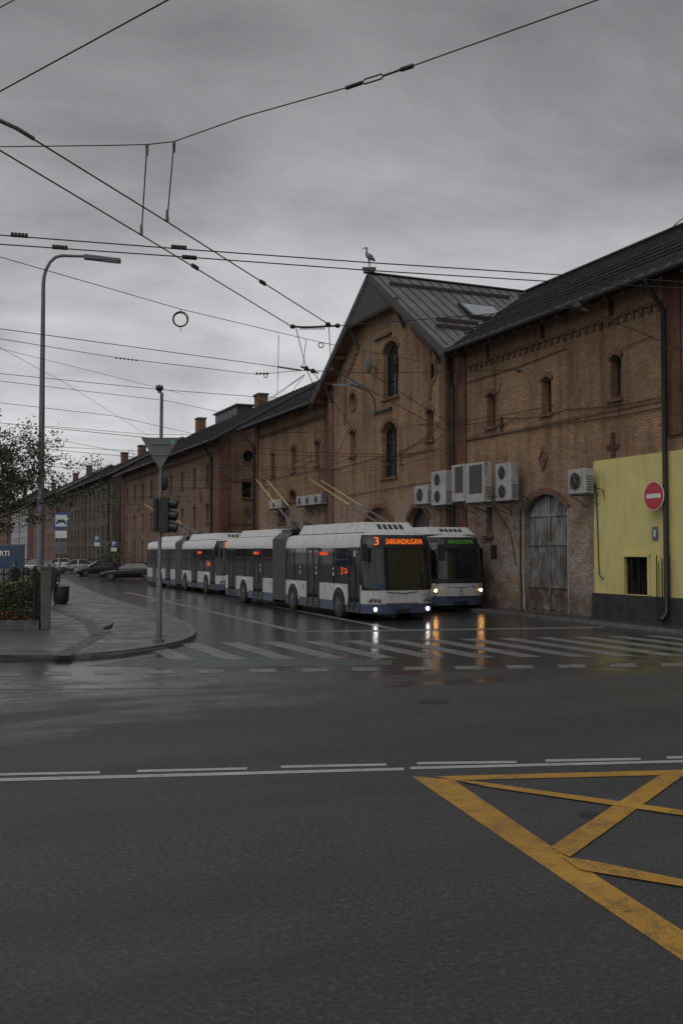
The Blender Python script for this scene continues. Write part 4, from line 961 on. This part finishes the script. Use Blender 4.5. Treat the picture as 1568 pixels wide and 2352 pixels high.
# ------------------------------------------------------------------ person
def person(loc, yaw, coat, trousers, s=1.0):
    E = empty('pedestrian', loc, yaw)
    V = [(0, 0, .95), (0, 0, 1.15), (0, .0, 1.38), (0, .01, 1.52), (0, .03, 1.60), (.09, 0, .90), (.11, .02, .50), (.11, .0, .09), (.12, .14, .04), (-.09, 0, .90), (-.10, .0, .50), (-.10, -.03, .09), (-.10, .11, .04),
         (.19, 0, 1.42), (.25, .0, 1.16), (.22, .15, .98), (-.19, 0, 1.42), (-.25, .0, 1.16), (-.22, .15, .98)]
    Ed = [(0, 1), (1, 2), (2, 3), (3, 4), (0, 5), (5, 6), (6, 7), (7, 8), (0, 9), (9, 10), (10, 11), (11, 12), (2, 13), (13, 14), (14, 15), (2, 16), (16, 17), (17, 18)]
    rad = [.17, .16, .17, .065, .06, .12, .085, .055, .05, .12, .085, .055, .05, .085, .06, .045, .085, .06, .045]
    me = bpy.data.meshes.new('figure'); me.from_pydata(V, Ed, []); o = bpy.data.objects.new('figure', me); sc.collection.objects.link(o); o.parent = E
    md = o.modifiers.new('s', 'SKIN')
    for i, r_ in enumerate(rad): me.skin_vertices[0].data[i].radius = (r_, r_*.85)
    me.skin_vertices[0].data[0].use_root = True; o.modifiers.new('u', 'SUBSURF').levels = 2; me.materials.append(coat)
    m = M(); SK = simple('skin', (.42, .26, .20), .6, var=.05); HR = simple('hair', (.04, .03, .025), .8)
    m.ell((0, .04, 1.66), (.075, .095, .12), SK, 12, 10); m.ell((0, .02, 1.70), (.084, .10, .10), HR, 12, 8); m.ell((0, .135, 1.65), (.014, .02, .02), SK, 6, 4)
    for q in (-.03, .03): m.ell((q, .127, 1.675), (.012, .008, .008), TXD, 6, 4)
    m.ell((0, .128, 1.605), (.025, .008, .007), REDS, 6, 4)
    for q in (-1, 1):
        m.ell((q*.078, .03, 1.66), (.012, .02, .03), SK, 6, 4)
        for k in range(4): m.tube([(q*(.205+.012*k), .17, .97), (q*(.205+.012*k), .20, .93), (q*(.205+.012*k), .20, .895+.004*abs(k-1.5))], .008, SK, 5)
        m.tube([(q*.195, .16, .96), (q*.18, .19, .93)], .009, SK, 5); m.ell((q*.222, .165, .965), (.035, .03, .04), SK, 8, 6)
    m.tube([(0, 0, 1.0), (0, 0, .82), (0, 0, .70)], [.2, .21, .215], coat, 12); m.build('head_and_hands', E)
COAT = simple('dark_coat', (.018, .018, .022), .8)
person(onz(122, 1391, .12), R(160), COAT, COAT); person(atd(36, 1330, 45)*1.0-Vector((0, 0, atd(36, 1330, 45).z-.12)), R(40), COAT, COAT)
B = empty('pigeon', onz(250, 1451, .12), -YAW+R(15)); m = M(); PG = simple('pigeon_grey', (.03, .034, .042), .6)
m.tube([(-.17, 0, .07), (-.10, 0, .09), (-.03, 0, .125), (.04, 0, .14), (.08, 0, .18), (.09, 0, .215), (.115, 0, .235)], [.015, .04, .068, .066, .042, .03, .024], PG, 10)
m.tube([(.125, 0, .232), (.155, 0, .222)], [.01, .003], TXD, 5)
for s in (-1, 1): m.tube([(0, s*.022, .09), (.0, s*.022, .03), (.02, s*.022, .004)], .006, REDS, 5); m.ell((-.04, s*.05, .115), (.10, .018, .04), PG, 10, 6)
m.build('body', B)

# ------------------------------------------------------------------ overhead line
NET = empty('trolleybus_overhead_line'); m = M()
def pt(p):
    px, py, k = p
    if k == 'w': return onx(px, py, TX-.05) if 770 < px < 1045 else onx(px, py, WX-.05)
    return onz(px, py, k)
def wire(pts, r=.009, sag=0):
    P = [pt(p) for p in pts]; out = []
    for a, b in zip(P, P[1:]):
        n = 8
        for i in range(n): t = i/n; q = a.lerp(b, t); q.z -= sag*4*t*(1-t); out.append(q)
    out.append(P[-1]); m.tube(out, r, WIRE, 5)
zb = 7.3; zk = 6.2
wire([(-700, 600, zb), (0, 210, zb), (385, 0, zb), (700, -180, zb)], .008); wire([(-60, 50, 8), (32, 0, 8), (120, -60, 8)], .006)
wire([(-500, 345, zb), (0, 337, zb), (250, 334, zb), (338, 332, zb), (400, 325, zb), (560, 268, zb), (800, 200, zb)], .007)
wire([(945, 152, zb), (1370, 0, zb), (1900, -200, zb)], .007)
for a, b, r in (((795, 202), (830, 190), .022), ((920, 160), (948, 151), .024)): m.tube([onz(*a, zb), onz(*b, zb)], r, INS, 8)
A, Bq = onz(832, 189, zb), onz(880, 174, zb)
for s in (-1, 1): m.tube([A, A.lerp(Bq, .1)+Z*.025*s, A.lerp(Bq, .9)+Z*.025*s, Bq], .009, INS, 5)
m.tube([Bq, onz(920, 160, zb)], .012, INS, 5); m.tube([onz(820, 193, zb), A], .016, INS, 6)
wire([(-300, 170, zk), (0, 345, zk), (325, 540, zk), (670, 750, zk)], .0085); wire([(-100, 220, zk), (75, 318, zk), (385, 510, zk), (755, 745, zk)], .0085)
m.tube([onz(-60, 252, zk), onz(0, 277, zk), onz(40, 295, zk), onz(77, 318, zk)], .02, GALV, 8)
for (a, b) in (((338, 332), (325, 540)), ((400, 325), (384, 508))):
    P0, P1 = onz(*a, zb), onz(*b, zk); m.tube([P0, P1], .008, WIRE, 6)
    for Q, s in ((P0, -1), (P1, 1)): m.tube([Q, Q+Z*s*.13], [.022, .015], HUB, 8)
wire([(-600, 498, zk), (0, 540, zk), (430, 573, zk), (860, 604, zk), (1280, 631, zk), (1700, 655, zk)], .0085, .0); wire([(-600, 520, zk), (0, 561, zk), (450, 592, zk), (860, 622, zk), (1320, 650, zk), (1700, 668, zk)], .0085)
def clamp(px, py, w, z, slope=.075):
    a, b = onz(px-w/2, py-w/2*slope, z), onz(px+w/2, py+w/2*slope, z); m.tube([a-Z*.008, b-Z*.008], .016, INS, 6)
    for k in range(5): q = a.lerp(b, (k+.5)/5); m.tube([q, q+Z*.03], .02, INS, 6)
for px, py, w in ((45, 541, 40), (138, 569, 36), (411, 569, 36), (435, 592, 34)): clamp(px, py, w, zk)
clamp(448, 614, 14, zk, .6); clamp(603, 650, 12, zk, .6)
wire([(-300, 520, 7.2), (0, 590, 7.2), (415, 710, 7.2), (735, 786, 7.2)], .007); wire([(735, 786, 7.2), (1005, 838, 8.0)], .008)
c = onz(415, 733, 7.0)
for k in range(5): m.ring(c+Vector((0, .01*k, random.uniform(-.01, .01))), .145+random.uniform(-.014, .014), .007, rgt, Z, WIRE, 22)
m.tube([c+Z*.16, onz(415, 710, 7.2)], .008, WIRE, 5); m.tube([c-Z*.15, c-Z*.25], .006, WIRE, 5)
wire([(-200, 728, 7.2), (0, 755, 7.2), (620, 840, 7.2), (700, 851, 7.2)], .009); wire([(-200, 750, 7.2), (0, 778, 7.2), (270, 822, 7.2), (590, 860, 7.2), (700, 850, 7.2)], .008)
wire([(700, 851, 7.2), (760, 853, 7.2), (845, 857, 7.6), (1190, 850, 'w')], .011)
wire([(670, 750, zk), (700, 752, zk), (780, 748, zk)], .018); wire([(780, 748, zk), (1330, 706, zk)], .008); wire([(1330, 706, zk), (1800, 900, zk)], .007); wire([(1330, 706, zk), (1568, 500, zk+.8), (1800, 290, zk+1.6)], .007)
for k in range(16): q = onz(690+k*3.6, 753, zk); m.ring(q, .028, .007, fwd, Z, INS, 8)
for px, py in ((672, 750), (753, 745), (775, 748)): m.ell(onz(px, py, zk), (.05, .05, .04), INS, 8, 6)
for px, py, z in ((703, 846, 7.2), (718, 852, 7.2), (762, 850, 7.3), (1325, 705, zk), (1190, 851, 8)):
    q = onz(px, py, z); m.ell(q, (.07, .07, .07), INS, 8, 6); m.bar(q-rgt*.15+Z*.05, q+rgt*.15-Z*.06, .04, .04, INS)
for a, b in (((680, 755, zk), (703, 846, 7.2)), ((755, 750, zk), (760, 850, 7.3)), ((640, 770, 7.2), (637, 905, 8)), ((703, 780, 7.2), (695, 846, 7.2))): m.tube([pt(a), pt(b)], .008, WIRE, 5)
for px, py, z, r in ((737, 793, 7.2, .06), (610, 863, 7.2, .05), (300, 1043, 8, .2), (760, 848, 7.2, .1)):
    m.ring(onz(px, py, z), r, .012, rgt, Z, WIRE, 16)
for k in range(9): m.ell(onz(640+k*6, 843+k*.9, 7.2), (.035, .035, .03), INS, 6, 4)
for k in range(4): m.ell(onz(590+k*8, 858, 7.2), (.04, .04, .035), INS, 6, 4)
for k in range(6): m.ell(onz(268+k*9, 822+k*1.1, 7.2), (.03, .03, .025), INS, 6, 4)
wire([(-100, 846, 8), (0, 858, 8), (370, 895, 8), (570, 910, 8), (700, 916, 8)], .010); wire([(-100, 868, 8), (0, 875, 8), (380, 920, 8), (560, 958, 8)], .009)
wire([(-100, 905, 8), (0, 925, 8), (260, 955, 8), (460, 1000, 8), (600, 1030, 8)], .010); wire([(100, 978, 8), (340, 998, 8), (560, 998, 8), (770, 990, 'w')], .010)
wire([(0, 798, 8), (150, 880, 8), (340, 1000, 8)], .006); wire([(0, 800, 8), (240, 860, 8), (420, 905, 8)], .006); wire([(120, 1008, 8), (400, 1060, 8), (560, 1080, 8)], .010)
wire([(100, 1025, 8), (300, 1035, 8), (560, 1045, 8)], .012); wire([(130, 1065, 8), (360, 1072, 8)], .012)
wire([(700, 860, 7.2), (590, 935, 8), (560, 985, 8)], .008); wire([(700, 860, 7.2), (640, 905, 8), (610, 925, 8)], .008); wire([(700, 860, 7.2), (670, 900, 8.0)], .008)
for a in ([(580, 910, 8), (720, 985, 'w')], [(770, 985, 'w'), (1000, 970, 'w'), (1270, 930, 'w')], [(1000, 975, 'w'), (1160, 960, 'w'), (1300, 940, 'w'), (1568, 900, 'w')],
          [(770, 940, 'w'), (900, 1020, 'w')], [(735, 1085, 'w'), (900, 1050, 'w'), (1010, 975, 'w')], [(740, 1098, 'w'), (960, 1040, 'w'), (1180, 965, 'w')]):
    wire(a, .014, .12)
for X, zz in ((14.9, 6.15), (15.6, 6.15), (19.2, 6.25), (19.9, 6.25)):
    P = [Vector((X, y, zz)) for y in range(40, 190, 6)]; m.tube(P, .011, WIRE, 5)
for X, a in ((14.9, (705, 850, 7.0)), (15.6, (718, 852, 7.0)), (19.2, (765, 850, 7.1)), (19.9, (850, 857, 7.2))):
    m.tube([pt(a), Vector((X-2.5, 30, 6.5)), Vector((X-.4, 36, 6.3)), Vector((X, 40, 6.2))], .010, WIRE, 5)
for y in (40, 48, 57, 66, 78, 92, 110, 130, 155):
    m.tube([(WX, y, 7.6), (19.5, y, 6.7), (15.2, y, 6.65), (8, y, 7.0), (-6, y, 7.8)], .012, WIRE, 5)
    for X in (14.9, 15.6, 19.2, 19.9): m.tube([(X, y, 6.7), (X, y, 6.2)], .02, INS, 5); m.bar((X, y-.35, 6.25), (X, y+.35, 6.25), .05, .05, INS)
    if y < 100: m.tube([(WX, y+2.5, 6.9), (16, y+1.0, 6.6), (13, y, 6.5)], .01, WIRE, 5)
m.build('wires_and_fittings', NET)

# ------------------------------------------------------------------ world + sun
w = bpy.data.worlds.new("World"); sc.world = w; w.use_nodes = True; nt = w.node_tree
bg = nt.nodes['Background']; tc = N(nt, 'ShaderNodeTexCoord'); sep = N(nt, 'ShaderNodeSeparateXYZ'); L(nt, tc.outputs['Generated'], sep.inputs[0])
sky = N(nt, 'ShaderNodeTexSky'); sky.sky_type = 'NISHITA'; sky.sun_disc = False; sky.sun_elevation = R(50); sky.sun_rotation = R(235)
cr = N(nt, 'ShaderNodeValToRGB'); L(nt, sep.outputs[2], cr.inputs[0]); e = cr.color_ramp.elements
e[0].position = 0; e[0].color = (.92, .92, .93, 1); e[1].position = 1; e[1].color = (.55, .55, .57, 1)
for p_, v_ in ((.10, .90), (.20, .76), (.32, .54), (.47, .33), (.60, .42)): q = e.new(p_); q.color = (v_, v_, v_*1.03, 1)
zc_ = math_(nt, 'MAXIMUM', sep.outputs[2], .02); zc2 = math_(nt, 'ADD', zc_, .25)
vx = math_(nt, 'DIVIDE', sep.outputs[0], zc2); vy = math_(nt, 'DIVIDE', sep.outputs[1], zc2)
cmb = N(nt, 'ShaderNodeCombineXYZ'); L(nt, vx, cmb.inputs[0]); L(nt, vy, cmb.inputs[1])
wp = N(nt, 'ShaderNodeVectorMath'); wp.operation = 'ADD'; wn = N(nt, 'ShaderNodeTexNoise'); wn.inputs['Scale'].default_value = 1.3; L(nt, cmb.outputs[0], wn.inputs['Vector'])
wsc = N(nt, 'ShaderNodeVectorMath'); wsc.operation = 'SCALE'; wsc.inputs['Scale'].default_value = .5; L(nt, wn.outputs['Color'], wsc.inputs[0]); L(nt, cmb.outputs[0], wp.inputs[0]); L(nt, wsc.outputs[0], wp.inputs[1])
c1 = noise(nt, wp.outputs[0], 1.5, 7, .5); c2 = noise(nt, wp.outputs[0], 4.2, 6, .55, (1, 1.6, 1))
cl = math_(nt, 'ADD', math_(nt, 'MULTIPLY', c1, .7), math_(nt, 'MULTIPLY', c2, .3))
cf = rng(nt, cl, .37, .63, .70, 1.30)
cloud = mixc(nt, 1.0, cr.outputs[0], cf, 'MULTIPLY')
c10 = N(nt, 'ShaderNodeVectorMath'); c10.operation = 'SCALE'; c10.inputs['Scale'].default_value = 10.0; L(nt, cloud, c10.inputs[0])
skc = mixc(nt, .95, sky.outputs[0], c10.outputs[0])
L(nt, skc, bg.inputs['Color']); bg.inputs['Strength'].default_value = .068
sd = bpy.data.lights.new('sun', 'SUN'); sd.energy = .95; sd.angle = R(50); sd.color = (1, .97, .94)
so = bpy.data.objects.new('sun', sd); sc.collection.objects.link(so)
az, el = R(235), R(50); sdir = Vector((math.sin(az)*math.cos(el), math.cos(az)*math.cos(el), math.sin(el)))
so.rotation_euler = sdir.to_track_quat('Z', 'Y').to_euler()
sc.view_settings.view_transform = 'Standard'; sc.view_settings.look = 'None'; sc.view_settings.exposure = 0
